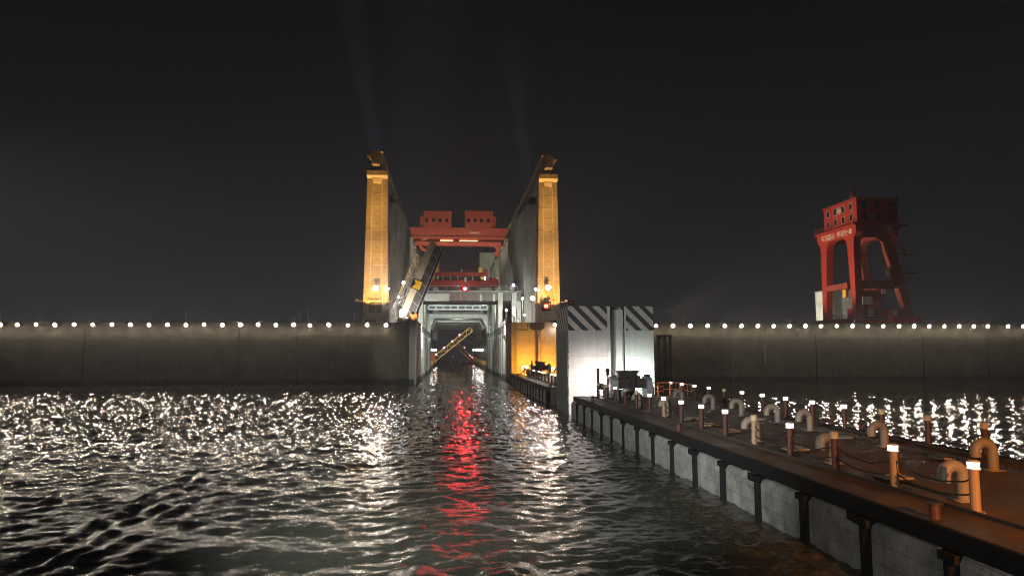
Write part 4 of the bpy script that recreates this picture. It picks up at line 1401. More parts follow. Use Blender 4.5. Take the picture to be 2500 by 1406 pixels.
# floodlights along the wall tops
def wall_lamp_proto(px, Y, z):
    x = at(px, 794, Y)[0]
    R = thing('wall_lamp', '', 'lamp', (x, Y, z), 'floodlights along the dam wall top')
    b_ = MB()
    b_.tube([(x, Y + 1.0, z + 0.42), (x, Y + 0.2, z + 0.46), (x, Y + 0.12, z + 0.2)], 0.05, 6)
    b_.tube([(x, Y + 0.3, z + 0.14), (x, Y + 0.02, z)], [0.16, 0.29], 12)
    obj('housing', b_, 'black', R)
    lens = MB()
    nrm = Vector((0, -1, -0.28)).normalized()
    a = Vector((1, 0, 0)); c = nrm.cross(a)
    cen = Vector((x, Y + 0.0, z))
    vs, fs = [cen + nrm * 0.12], []
    K = 14
    for q, (rr, hh) in enumerate(((0.16, 0.08), (0.28, -0.01))):
        for k in range(K):
            t = 2 * PI * k / K
            vs.append(cen + nrm * hh + (a * math.cos(t) + c * math.sin(t)) * rr)
    for k in range(K):
        fs.append((0, 1 + (k + 1) % K, 1 + k))
        fs.append((1 + k, 1 + (k + 1) % K, 1 + K + (k + 1) % K, 1 + K + k))
    lens.add(vs, fs)
    o = obj('lens', lens, 'e_wall', R, smooth=True)
    return R


ORD = ['first', 'second', 'third', 'fourth', 'fifth', 'sixth', 'seventh', 'eighth', 'ninth', 'tenth', 'eleventh', 'twelfth', 'thirteenth', 'fourteenth', 'fifteenth', 'sixteenth', 'seventeenth', 'eighteenth', 'nineteenth', 'twentieth', 'twenty-first', 'twenty-second', 'twenty-third', 'twenty-fourth', 'twenty-fifth']
left_px = [0, 42, 88, 134, 181, 226.5, 273, 318.6, 364, 408.7, 454, 498.5, 543, 587, 630.3, 673.4, 716.7, 756.4, 802.5, 849.3, 896.2, 942.7]
right_z = [5, 120, 238, 354, 471, 584, 695, 802, 911, 1018, 1124, 1230, 1337, 1441, 1547, 1653, 1756, 1859, 1961, 2061, 2160, 2255, 2392, 2495]
right_px = [1600 + v / 2.7778 for v in right_z]
proto = None
for i, p in enumerate(reversed(left_px)):
    Y = WY - 1.0
    z = 10.83
    lab = 'round white floodlight on the left dam wall, %s from the channel' % ORD[i]
    if proto is None:
        proto = wall_lamp_proto(p, Y, z)
        proto['label'] = lab
    else:
        c_ = dup(proto, (at(p, 794, Y)[0], Y, z + 0.04 * math.sin(i * 2.7)), lab)
        c_.scale = (0.92 + 0.13 * random.random(),) * 3
for i, p in enumerate(right_px):
    Y = RY - 1.0
    dup(proto, (at(p, 797, Y)[0], Y, 10.83), 'round white floodlight on the right dam wall, %s from the striped tower' % ORD[i])
dup(proto, (at(1356, 793, 129)[0], 129.25, at(1356, 793, 129)[1]), 'round white floodlight at the top right corner of the orange-lit block')

# thin masts along the wall top
for px_, ptop, ring_, lab in ((13, 761, 1, 'short grey mast at the far left end of the dam wall'), (455, 760, 1, 'short grey mast above the middle of the left dam wall'), (734, 756, 0, 'thin grey mast with a side box on the left dam wall'), (753, 750, 1, 'tall grey mast with an oval frame on the left dam wall'), (866, 761, 0, 'plain grey mast left of the amber pylon'), (1669, 776, 0, 'short white mast on the right dam wall near the striped tower'), (1930, 777, 0, 'short pale mast on the right dam wall left of the red crane')):
    Y = WY + 1.2 if px_ < 1000 else RY + 1.2
    x, zt_ = at(px_, ptop, Y)
    R = thing('mast', lab, 'mast', (x, Y, ZT))
    obj('pole', MB().tube([(x, Y, ZT), (x, Y, zt_)], 0.09, 6), 'grey_steel', R)
    if ring_:
        h = (zt_ - ZT)
        pts = [(x - 0.3 + 0.18 * math.cos(t), Y, zt_ - h * 0.3 + h * 0.28 * math.sin(t)) for t in np.linspace(0, 2 * PI, 13)]
        obj('frame', MB().tube(pts, 0.06, 5), 'grey_steel', R)
    elif px_ == 734:
        obj('box', MB().box(x - 0.6, x - 0.1, Y - 0.15, Y + 0.15, zt_ - 0.9, zt_ - 0.4), 'grey_steel', R)

# ---------------------------------------------------------------- red signals
def signal(lab, px, py, Y, w, h, r, extra=0, lens='e_red', core='e_redcore'):
    x, z = at(px, py, Y)
    R = thing('signal_light', lab, 'signal light', (x, Y, z))
    obj('housing', MB().box(x - w * 0.45, x + w * 0.55, Y + 0.05, Y + 0.35, z - h / 2, z + h / 2), 'black', R, bevel=0.05)
    obj('lens', MB().disc((x, Y - 0.06, z), (0, -1, -0.05), r, 18), lens, R)
    obj('core', MB().disc((x, Y - 0.075, z), (0, -1, -0.05), r * 0.45, 14), core, R)
    b_ = MB()
    K = 14
    hood = [(x + (r + 0.05) * math.cos(t), z + (r + 0.05) * math.sin(t)) for t in np.linspace(0.05 * PI, 0.95 * PI, K)]
    for p, q in zip(hood[:-1], hood[1:]):
        b_.add([(p[0], Y + 0.04, p[1]), (q[0], Y + 0.04, q[1]), (q[0], Y - 0.35, q[1]), (p[0], Y - 0.35, p[1])], [(0, 1, 2, 3)])
    obj('hood', b_, 'black', R)
    if extra:
        for dz in (0.45, -0.35):
            obj('dark_lens', MB().disc((x + w * 0.38, Y + 0.04, z + dz), (0, -1, 0), 0.13, 12), 'grey_steel', R)
        obj('support', MB().box(x - w * 0.5, x + w * 0.7, Y + 0.06, Y + 0.5, z - h / 2 - 0.2, z - h / 2 - 0.06), 'grey_steel', R)
    else:
        obj('post', MB().tube([(x, Y + 0.2, 20.551), (x, Y + 0.2, z - h / 2)], 0.06, 6), 'grey_steel', R)
    return R


signal('red round signal glowing on the railing of the channel bridge', 1135, 705, 164.4, 1.2, 1.2, 0.42)
signal('red round signal glowing in a panel at the foot of the right pylon', 1333, 747.5, 138.8, 1.9, 2.0, 0.40, 1, 'e_red_dim', 'e_redcore_dim')

# ---------------------------------------------------------------- red gantry crane on the right dam
GC = thing('gantry_crane', 'tall red gantry crane with a windowed machine house on the right dam', 'crane', (91, 143, ZT))
cx0, cx1, cy0, cy1 = 86.6, 96.0, 138.0, 151.0
cz0, cz1 = 32.9, 38.6
hs_ = MB().box(cx0, cx1, cy0, cy1, cz0, cz1)
HSE = obj('machine_house', hs_, 'red', GC)
WLOC[HSE.name] = WLOC[GC.name]
b = MB().box(cx0 - 0.3, cx1 + 0.3, cy0 - 0.3, cy1 + 0.3, cz1 + 0.005, cz1 + 0.2)
obj('roof', b, 'red_dull', HSE)
for row, z in enumerate((33.9, 36.3)):
    for k in range(4):
        y = cy0 + (1.55, 4.55, 7.6, 10.6)[k]
        obj('window_frame', MB().box(cx0 - 0.06, cx0 - 0.005, y, y + 1.15, z, z + 1.6), 'grey_steel', HSE)
        obj('pane', MB().box(cx0 - 0.09, cx0 - 0.061, y + 0.12, y + 1.03, z + 0.12, z + 1.48).box(cx0 - 0.1, cx0 - 0.091, y + 0.54, y + 0.62, z + 0.12, z + 1.48), 'glass', HSE)
    for k in range(3):
        x = cx0 + (1.2, 4.2, 7.2)[k]
        obj('pane', MB().box(x, x + 1.0, cy0 - 0.06, cy0 - 0.005, z, z + 1.5), 'glass', HSE)
# round emblem between the upper windows
em = MB()
ec = (cx0 - 0.08, cy0 + 6.55, 37.15)
ringp = [(ec[0], ec[1] + 0.62 * math.cos(t), ec[2] + 0.68 * math.sin(t)) for t in np.linspace(0, 2 * PI, 25)]
em.tube(ringp, 0.09, 5)
em.box(ec[0] - 0.03, ec[0] + 0.03, ec[1] - 0.07, ec[1] + 0.07, ec[2] - 0.45, ec[2] + 0.45)
em.box(ec[0] - 0.03, ec[0] + 0.03, ec[1] - 0.3, ec[1] + 0.3, ec[2] + 0.12, ec[2] + 0.24)
em.box(ec[0] - 0.03, ec[0] + 0.03, ec[1] - 0.3, ec[1] - 0.16, ec[2] - 0.3, ec[2] + 0.12)
em.box(ec[0] - 0.03, ec[0] + 0.03, ec[1] + 0.16, ec[1] + 0.3, ec[2] - 0.3, ec[2] + 0.12)
obj('emblem', em, 'gold', HSE)
b = MB().box(cx0 - 1.7, cx1 + 1.2, cy0 - 1.3, cy1 + 1.5, cz0 - 0.32, cz0 - 0.005)
obj('platform', b, 'red', GC)
b = MB()
railing(b, (cx0 - 1.6, cy1 + 1.3, cz0), (cx0 - 1.6, cy0 - 1.2, cz0), 1.0, 2.2, 0.05)
railing(b, (cx0 - 1.6, cy0 - 1.2, cz0), (cx1 + 1.1, cy0 - 1.2, cz0), 1.0, 2.2, 0.05)
obj('hand_rail', b, 'red_dull', GC)
b = MB().tube([(87.2, cy0 + 1.2, cz1 + .2), (87.2, cy0 + 1.2, cz1 + 4.2)], 0.07, 5)
for k in range(6):
    b.box(86.1 + 0.18 * (k % 2), 86.5 + 0.5, cy0 + 0.8, cy0 + 1.6, cz1 + 0.2 + k * 0.3, cz1 + 0.26 + k * 0.3)
obj('aerial', b, 'red_dull', GC)
# portal frames: left pair of legs carries the lettering
xl0, xl1 = 85.5, 84.7        # top / bottom of the left frame
xr0, xr1 = 93.4, 96.2


def legpoly(yt0, yt1, yb0, yb1, xt, xb_, zt_, zb_, wx, mat, name='leg'):
    b_ = MB()
    b_.hexa([(xb_, yb0, zb_), (xb_ + wx, yb0, zb_), (xb_ + wx, yb1, zb_), (xb_, yb1, zb_)],
            [(xt, yt0, zt_), (xt + wx * 1.15, yt0, zt_), (xt + wx * 1.15, yt1, zt_), (xt, yt1, zt_)])
    return obj(name, b_, mat, GC)


zl = 28.6
legpoly(138.0, 140.4, 136.9, 138.1, xl0, xl1, zl, 12.9, 1.4, 'red')
legpoly(148.6, 151.0, 148.4, 149.9, xl0, xl1, zl, 12.9, 1.4, 'red')
legpoly(138.4, 140.6, 137.2, 138.6, xr0, xr1, zl, 12.9, 1.5, 'red_dull')
legpoly(148.6, 151.0, 150.0, 151.4, xr0, xr1, zl, 12.9, 1.5, 'red_dull')
for xq, w_, m_ in ((xl0, 1.6, 'red'), (xr0, 1.7, 'red_dull')):
    prof = [(136.9, cz0 - 0.34), (136.9, 31.2), (137.6, 30.2), (138.0, zl + 0.005), (140.4, zl + 0.005), (141.0, 29.9), (142.2, 30.55), (146.8, 30.55), (148.0, 29.9), (148.6, zl + 0.005), (151.0, zl + 0.005), (151.3, 30.0), (152.4, 31.2), (152.4, cz0 - 0.34)]
    obj('portal_beam', MB().prism(prof, 'x', xq, xq + w_), m_, GC)
prof = [(87.15, cz0 - 0.34), (87.15, 29.6), (88.6, 30.4), (91.8, 30.4), (93.35, 29.4), (93.35, cz0 - 0.34)]
obj('cross_beam', MB().prism(prof, 'y', 138.3, 140.0), 'red_dull', GC)
obj('cross_beam', MB().prism(prof, 'y', 149, 150.5), 'red_dull', GC)
zt1 = 20.9
obj('tie_beam', MB().box(85.0, 86.2, 140.2, 149.2, 19.3, 20.6), 'red_dull', GC)
obj('tie_beam', MB().box(86.4, 94.2, 138.0, 139.2, 19.2, 20.9), 'red_dull', GC)
obj('tie_beam', MB().box(94.6, 95.8, 139.2, 149.2, 19.3, 20.6), 'red_dull', GC)
obj('sill_beam', MB().box(83.9, 85.9, 136.4, 152, ZT + 0.5, 12.85), 'red_dull', GC)
obj('sill_beam', MB().box(95.8, 98.0, 136.4, 152, ZT + 0.5, 12.85), 'red_bright', GC)
SBX = obj('bogie_beam', MB().box(91.6, 98.1, 135.6, 136.38, ZT + 0.45, 12.9), 'red_bright', GC)
b = MB()
for xq in (84.9, 96.9):
    for y in (137, 138.4, 150, 151.4):
        b.tube([(xq - 0.25, y, ZT + 0.26), (xq + 0.25, y, ZT + 0.26)], 0.26, 12)
obj('wheel', b, 'black', GC)
# inner machinery seen between the legs
obj('control_cab', MB().box(93.0, 94.9, 137.2, 139.0, 21.2, 23.6), 'red_dull', GC)
obj('cab_window', MB().box(92.93, 92.995, 137.5, 138.8, 21.6, 23.4), 'grey_steel', GC)
b = MB()
for k in range(14):
    t = k / 13
    b.box(90.6 + 4.0 * t, 91.2 + 4.0 * t, 141, 142, 19.0 - 7.0 * t, 19.1 - 7.0 * t)
b.bar((90.6, 141, 19.6), (94.8, 141, 12.4), 0.1, 0.3)
b.bar((90.6, 142, 19.6), (94.8, 142, 12.4), 0.1, 0.3)
obj('stair', b, 'red', GC)
obj('hopper', MB().hexa([(89.0, 141, 16.5), (93.0, 141, 16.5), (93.0, 144, 16.5), (89.0, 144, 16.5)], [(88.2, 140.6, 18.9), (94.0, 140.6, 18.9), (94.0, 145, 18.9), (88.2, 145, 18.9)]), 'red_dull', GC)
obj('machine_cabin', MB().box(88.2, 94.0, 140.5, 146, 12.9, 15.2), 'red_dull', GC)
obj('cab_window', MB().box(89.6, 90.9, 140.42, 140.49, 13.3, 14.9), 'grey_steel', GC)
obj('notice_board', MB().box(88.4, 90.6, 140.3, 140.4, 15.9, 17.6), 'white_paint', GC)
obj('notice_board', MB().box(92.6, 93.6, 140.0, 140.1, 18.2, 19.2), 'white_paint', GC)
obj('yellow_locker', MB().box(86.3, 86.9, 143.0, 144.3, 17.6, 19.4), 'yellow', GC)
obj('switch_cabin', MB().box(92.0, 93.2, 135.9, 137.6, 12.95, 14.9), 'red', GC)
obj('cab_window', MB().box(92.25, 92.95, 135.82, 135.89, 13.3, 14.6), 'grey_steel', GC)
obj('switch_cabin', MB().box(93.22, 96.0, 136.4, 138.2, 12.95, 14.8), 'red_dull', GC)
b = MB()
for k in range(9):
    b.box(95.4 + 0.0 * k, 96.2, 136.6, 137.1, 28.4 - k * 0.55, 28.46 - k * 0.55)
b.bar((93.6, 136.6, 30.9), (96.2, 136.6, 26.6), 0.1, 0.25)
b.bar((93.0, 136.8, 30.9), (95.6, 136.8, 26.6), 0.1, 0.25)
b.box(95.2, 98.2, 136.4, 138.0, 26.3, 26.5)
b.box(96.0, 98.8, 136.6, 138.0, 22.3, 22.5)
b.bar((97.6, 136.6, 22.4), (95.6, 136.6, 19.8), 0.12, 0.3)
obj('stair', b, 'red_dull', GC)
b = MB()
railing(b, (85.9, 139, 12.9), (85.9, 149, 12.9), 0.9, 1.2, 0.05)
b.tube([(86, 147.5 + 1.1 * math.cos(t), 12.9 + 1.1 * math.sin(t)) for t in np.linspace(0, PI, 9)], 0.08, 5)
obj('hand_rail', b, 'dark_steel', GC)
obj('switch_cabin', MB().box(86.0, 87.4, 140.2, 142.0, 12.9, 15.0), 'red', GC)


def text(body, size, mat, parent, loc, rot, name='lettering', width=1.0):
    cu = bpy.data.curves.new(name, 'FONT')
    cu.body = body
    cu.size = size
    cu.align_x = 'CENTER'
    cu.align_y = 'CENTER'
    cu.extrude = 0.015
    cu.offset = 0.012
    cu.resolution_u = 2
    cu.materials.append(M[mat])
    o = bpy.data.objects.new(name, cu)
    COL.objects.link(o)
    o.parent = parent
    o.location = Vector(loc) - WLOC[parent.name]
    o.rotation_euler = rot
    o.scale = (width, 1, 1)
    bpy.context.view_layer.update()
    me = bpy.data.meshes.new_from_object(o.evaluated_get(bpy.context.evaluated_depsgraph_get()))
    if not me.materials:
        me.materials.append(M[mat])
    q = bpy.data.objects.new(name, me)
    COL.objects.link(q)
    q.parent = parent
    q.location = o.location.copy()
    q.rotation_euler = rot
    bpy.data.objects.remove(o)
    return q


ROTX = Matrix(((0, 0, -1), (-1, 0, 0), (0, 1, 0))).to_euler()
text('不忘初心  牢记使命', 1.45, 'gold', GC, (xl0 - 0.03, 144.4, 31.45), ROTX, width=1.0)
spot('unseen_yard_light', (46, 142.5, 14.0), (85.5, 144.5, 27), 78000, (1.0, 0.80, 0.62), 40, 0.5, 0.5)
spot('unseen_yard_light', (84, 133.5, 12.2), (96, 136, 12.6), 250, (1.0, 0.80, 0.6), 40, 0.7, 0.4)

spot('unseen_yard_light', (66, 160, 13.5), (93, 170, 17), 60000, (1.0, 0.95, 0.78), 40, 0.6, 0.4)  # unseen lamp added to brighten the left face of the hut

spot('unseen_yard_light', (87.5, 150, 12.6), (97, 165, 16), 1600, (1.0, 0.95, 0.78), 70, 0.6, 0.3)  # extra fill put in for the hut front, no lamp here

HB = thing('concrete_hut', 'pale tapered concrete block standing behind the red gantry crane', 'hut', (96, 165, ZT))
xa, za = at(2024, 707, 165); xb, _ = at(2082, 706, 165)
yb = xa / at(1991, 740, 1.0)[0]
b = MB()
b.hexa([(xa, 165, ZT), (xb, 165, ZT), (xb, yb, ZT), (xa, yb, ZT)], [(xa, 165, za), (xb, 165, za + 0.1), (xb, yb, za + 0.1), (xa, yb, za)])
obj('block', b, 'conc_pale', HB)
b = MB().box(xa - 0.1, xb, 164.9, 164.99, za - 0.3, za).box(xa - 0.1, xa - 0.01, 165, yb, za - 0.4, za).box(xa - 0.08, xa - 0.01, 165, yb, za - 3.2, za - 3.1)
obj('ledge', b, 'conc', HB)
obj('corner_post', MB().box(xa + 0.1, xa + 0.7, 164.6, 164.98, ZT, za - 0.32), 'conc_pale', HB)

# ---------------------------------------------------------------- floating guide pontoons
PZ = 1.9
PX0, PX1 = 11.05, 20.3


def pontoon(y0, y1, f0, nf, label):
    R = thing('floating_pontoon', label, 'pontoon', (15.7, y0, 0))
    b_ = MB().box(PX0, PX1, y0, y1, PZ - 0.05, PZ)
    b_.box(PX0 + 0.12, PX1 - 0.1, y0 + 0.1, y1 - 0.1, -0.8, PZ - 0.051)
    obj('deck', b_, 'deck', R)
    obj('dark_gap_backing', MB().box(PX0 + 0.03, PX0 + 0.11, y0 + 0.1, y1 - 0.1, -0.8, PZ - 0.43), 'black', R)  # black sheet puts deep shade into the gaps between fender panels
    b_ = MB()
    b_.box(PX0 - 0.16, PX0 - 0.005, y0, y1, PZ - 0.42, PZ + 0.03)
    b_.box(PX1 + 0.005, PX1 + 0.12, y0, y1, PZ - 0.42, PZ + 0.03)
    b_.box(PX0 - 0.16, PX1 + 0.12, y1 + 0.002, y1 + 0.12, PZ - 0.42, PZ + 0.03)
    obj('rubbing_beam', b_, 'black', R, bevel=0.03)
    b_ = MB()
    yy = y0 + 0.4
    while yy < y1:
        b_.disc((PX0 - 0.165, yy, PZ - 0.14), (-1, 0, 0), 0.06, 8)
        b_.disc((PX0 - 0.165, yy + 0.25, PZ - 0.3), (-1, 0, 0), 0.05, 8)
        yy += 0.78
    obj('bolt', b_, 'black', R)['kind'] = 'stuff'
    b_ = MB().box(12.52, 12.6, y0, y1, PZ + 0.002, PZ + 0.09)
    b_.box(19.7, 19.76, y0, y1, PZ + 0.002, PZ + 0.08)
    obj('kick_rail', b_, 'dark_steel', R)
    rr = random.Random(int(y0 * 10))
    for k in range(nf):
        ya = f0 - 3.145 * k
        jz = rr.uniform(-0.05, 0.05)
        jx = rr.uniform(-0.03, 0.03)
        b_ = MB()
        xo = PX0 - 0.22 + jx
        ytop, ybot = ya - 0.04, ya - 2.38
        sec = [(PX0 - 0.02, -0.5), (xo, -0.5), (xo, 1.26 + jz), (xo + 0.09, 1.42 + jz), (PX0 - 0.02, 1.46 + jz)]
        nseg = 5
        for s_ in range(nseg):
            a0 = ybot + (ytop - ybot) * s_ / nseg
            a1 = ybot + (ytop - ybot) * (s_ + 1) / nseg
            dz = rr.uniform(-0.03, 0.015)
            sc = [(p[0] + (rr.uniform(-0.008, 0.008) if i_ in (1, 2) else 0), p[1] + (dz if i_ in (3, 4) else 0)) for i_, p in enumerate(sec)]
            b_.prism(sc, 'y', a0 + 0.001, a1 - 0.001)
        obj('fender_panel', b_, 'fender', R)
        b_ = MB()
        yp = ya - 2.9
        b_.tube([(PX0 - 0.14, yp, -0.7), (PX0 - 0.14, yp, 1.2), (PX0 - 0.12, yp, PZ - 0.45)], [0.2, 0.2, 0.24], 10)
        b_.box(PX0 - 0.34, PX0, yp - 0.27, yp + 0.27, PZ - 0.62, PZ - 0.43)
        if k % 2:
            b_.box(xo - 0.03, xo + 0.05, yp + 0.35, yp + 0.8, 1.24 + jz, 1.5 + jz)
        obj('fender_post', b_, 'black', R)
    return R


P1 = pontoon(-9.0, 60.7, 61.4, 22, 'near floating pontoon with dark fendered side, rusty deck and rows of bollard lamps')
P2 = pontoon(76.5, 127.2, 121.0, 14, 'far floating pontoon between the striped tower and the orange-lit block')


def bollard(x, y, lit, cream, label, group, chain_to):
    R = thing('bollard_lamp', label, 'bollard lamp', (x, y, PZ), group)
    h = 1.24
    rr = random.Random(int(x * 7 + y * 13))
    lean = rr.uniform(-0.02, 0.02)
    b_ = MB().tube([(x, y, PZ + 0.002), (x, y, PZ + 0.05)], 0.2, 10)
    b_.tube([(x, y, PZ + 0.05), (x + lean, y, PZ + h - 0.2)], 0.115, 12)
    obj('post', b_, 'post_cream' if cream else 'post_red', R, smooth=False)
    b_ = MB().tube([(x + lean, y, PZ + h - 0.2), (x + lean, y, PZ + h - 0.17)], 0.16, 12)
    b_.tube([(x + lean, y, PZ + h - 0.02), (x + lean, y, PZ + h + 0.02)], [0.16, 0.1], 12)
    hd = obj('lamp_head', b_, 'lens_unlit' if not lit else 'white_paint', R)
    b_ = MB().tube([(x + lean, y, PZ + h - 0.169), (x + lean, y, PZ + h - 0.021)], [0.125, 0.14], 14)
    obj('lens', b_, 'e_bollard' if lit else 'lens_unlit', hd)
    if chain_to:
        for zc, sag in ((0.82, 0.30), (0.45, 0.22)):
            pts = []
            for i in range(9):
                t = i / 8
                pts.append((x, y + chain_to * t, PZ + zc - sag * 4 * t * (1 - t) * (0.9 + 0.2 * rr.random())))
            obj('chain', MB().tube(pts, 0.022, 5), 'dark_steel', R)
    return R


def count_word(i):
    return ORD[i]


# near pontoon, channel-side row
unlit = {1, 2, 4, 10, 11, 13, 14}
g1 = 'bollard lamps along the near pontoon'
for k in range(15):
    y = 16.05 + 3.06 * k
    lit = k not in (2, 4, 10, 11, 13, 14)
    bollard(12.74, y, lit, k in (0, 1, 4, 8), '%s bollard lamp of the channel-side row on the near pontoon, %s from the photographer' % ('lit' if lit else 'dark', ORD[k]), g1, 3.06 if k < 14 else 0)
# near pontoon, far-side row
for k in range(13):
    y = 24.35 + 3.06 * k
    lit = k not in (0, 1, 2, 8)
    bollard(19.85, y, lit, False, '%s bollard lamp of the dam-side row on the near pontoon, %s from the photographer' % ('lit' if lit else 'dark', ORD[k]), g1, 3.06 if k < 12 else 0)
g2 = 'bollard lamps along the far pontoon'
for k in range(12):
    y = 80.3 + 3.06 * k
    lit = k in (1, 2, 4, 5, 6, 8)
    bollard(12.74, y, lit, False, '%s bollard lamp on the far pontoon, %s from the striped tower' % ('lit' if lit else 'dark', ORD[k]), g2, 3.06 if k < 11 else 0)


def gooseneck(x, y, z0=PZ, r=0.165, h=0.98, w=0.5, mat='cream', ang=0.0):
    b_ = MB()
    dx, dy = math.cos(ang), math.sin(ang)
    pts = [(x, y, z0 + 0.03)]
    zc = z0 + h - w / 2 - r
    pts += [(x, y, z0 + 0.3), (x, y, zc)]
    for t in np.linspace(0, PI, 10)[1:]:
        o = -w / 2 + w / 2 * math.cos(t)
        pts.append((x + o * dx, y + o * dy, zc + w / 2 * math.sin(t)))
    pts.append((x - w * dx, y - w * dy, zc - 0.16))
    b_.tube(pts, r, 14, cap=False)
    b_.disc((x - w * dx, y - w * dy, zc - 0.1), (0, 0, -1), r * 0.98, 14, 1)
    b_.box(x - 0.26, x + 0.26, y - 0.26, y + 0.26, z0 + 0.004, z0 + 0.04)
    return b_


gv = 'goosenecked vent pipes on the pontoons'
ys_l = [17.35, 23.5, 29.6, 41.8, 48.2, 54.4, 59.6]
ys_r = [21.6, 27.3, 33.2, 36.6, 41.3, 45.9, 52.2, 60.0]
for i, y in enumerate(ys_l):
    o = obj('vent_pipe', gooseneck(13.45, y, h=1.08 if i < 6 else 1.2, w=0.52, ang=0.15 * math.sin(i * 2.0)), ['cream', 'black'], loc=(13.45, y, PZ), smooth=True)
    tag(o, 'cream gooseneck vent pipe behind the channel-side lamps on the near pontoon, %s from the photographer' % ORD[i], 'vent pipe', gv)
for i, y in enumerate(ys_r):
    o = obj('vent_pipe', gooseneck(17.85, y, h=1.08, w=0.6, ang=0.1 * math.sin(i * 1.3)), ['cream', 'black'], loc=(17.85, y, PZ), smooth=True)
    tag(o, 'cream gooseneck vent pipe on the dam side of the near pontoon, %s from the photographer' % ORD[i], 'vent pipe', gv)
for i, (x, y, lab) in enumerate(((13.3, 117.6, 'gooseneck vent pipe left of the two lamp stands on the far pontoon'), (18.7, 118.5, 'gooseneck vent pipe right of the dark carriage on the far pontoon'))):
    o = obj('vent_pipe', gooseneck(x, y, h=1.3, w=0.7), ['cream', 'black'], loc=(x, y, PZ), smooth=True)
    tag(o, lab, 'vent pipe', gv)

# short mooring posts near the channel edge
for i, (y, lab) in enumerate(((15.6, 'short rusty mooring post nearest the camera on the near pontoon'), (33.8, 'short dark mooring post halfway along the near pontoon'), (54.6, 'short dark mooring post at the far end of the near pontoon'), (77.8, 'short mooring post on the far pontoon just behind the striped tower'), (116.5, 'short mooring post at the far end of the far pontoon'))):
    x = 11.35
    R = thing('mooring_post', lab, 'mooring post', (x, y, PZ), 'short mooring posts on the pontoons')
    obj('post', MB().tube([(x, y, PZ + .002), (x, y, PZ + 0.34)], 0.125, 12), 'post_red', R)
    obj('cap', MB().tube([(x, y, PZ + 0.341), (x, y, PZ + 0.38)], 0.19, 12), 'dark_steel', R, bevel=0.01)

# hatch plates lying on the deck
hp = 'pale hatch plates on the near pontoon deck'
for i, (x, y) in enumerate(((13.75, 20.7), (13.8, 26.9), (13.8, 33.3), (13.8, 36.2), (13.9, 39.5))):
    b = MB().box(x - 0.42, x + 0.42, y - 0.36, y + 0.36, PZ + 0.004, PZ + 0.07)
    b.tube([(x - 0.25, y, PZ + 0.07), (x - 0.25, y, PZ + 0.12), (x + 0.25, y, PZ + 0.12), (x + 0.25, y, PZ + 0.07)], 0.015, 5)
    tag(obj('hatch_plate', b, 'rust_plate', loc=(x, y, PZ)), 'pale square hatch plate beside the channel-side lamps, %s from the photographer' % ORD[i], 'hatch plate', hp)
for i, (x, y) in enumerate(((18.1, 24.3), (17.9, 30.4), (17.9, 39.0))):
    b = MB().tube([(x, y, PZ + 0.004), (x, y, PZ + 0.06)], 0.48, 20)
    tag(obj('hatch_plate', b, 'rust_plate', loc=(x, y, PZ)), 'round rusty hatch lid on the dam side of the deck, %s from the photographer' % ORD[i], 'hatch plate', hp)

# mooring carriages that run up the tower slots
def carriage(yb, label):
    R = thing('guide_carriage', label, 'guide carriage', (15.7, yb, PZ))
    y0_, y1_ = yb, yb + 1.7
    def cheek(xa, xb):
        p = [(y0_, PZ + .005), (y1_, PZ + .005), (y1_, PZ + 1.75), (y0_ + 0.5, PZ + 1.75), (y0_, PZ + 1.5)]
        return MB().prism(p, 'x', xa, xb)
    obj('cheek_plate', cheek(13.9, 14.45), 'grey_steel', R)
    obj('cheek_plate', cheek(17.0, 17.45), 'grey_steel', R)
    obj('centre_post', MB().box(15.6, 15.95, y0_ + 0.1, y1_, PZ + .005, PZ + 1.7), 'dark_steel', R)
    obj('cross_girder', MB().box(14.46, 15.59, y0_ + 0.4, y1_ - 0.1, PZ + 0.75, PZ + 1.62).box(15.96, 16.99, y0_ + 0.4, y1_ - 0.1, PZ + 0.8, PZ + 1.6), 'dark_steel', R)
    b_ = MB()
    b_.tube([(14.5, y0_ + 0.5, PZ + 0.35), (15.55, y0_ + 0.5, PZ + 0.35)], 0.34, 14)
    b_.tube([(14.9, y0_ + 0.1, PZ + 0.55), (15.3, y0_ + 0.1, PZ + 0.55)], 0.28, 14)
    obj('rope_drum', b_, 'grey_steel', R)
    b_ = MB()
    b_.box(14.9, 16.6, y1_ - 0.1, y1_ + 0.9, PZ + 1.0, PZ + 1.9)
    b_.hexa([(15.0, y1_, PZ + 1.9), (16.5, y1_, PZ + 1.9), (16.5, y1_ + 0.8, PZ + 1.9), (15.0, y1_ + 0.8, PZ + 1.9)], [(14.7, y1_, PZ + 2.25), (16.8, y1_, PZ + 2.25), (16.8, y1_ + 0.8, PZ + 2.25), (14.7, y1_ + 0.8, PZ + 2.25)])
    obj('roller_frame', b_, 'dark_steel', R)
    b_ = MB().box(16.2, 16.55, y0_ + 0.6, y0_ + 1.0, PZ + 1.605, PZ + 1.85).box(17.05, 17.4, y0_ + 0.6, y0_ + 1.2, PZ + 1.755, PZ + 1.95).box(14.1, 14.4, y0_ + 0.6, y0_ + 1.2, PZ + 1.755, PZ + 1.9)
    obj('cap_block', b_, 'dark_steel', R)
    return R


carriage(58.6, 'dark steel guide carriage with grey cheek plates below the striped tower slot')
carriage(118.6, 'dark guide carriage silhouetted against the orange-lit block')


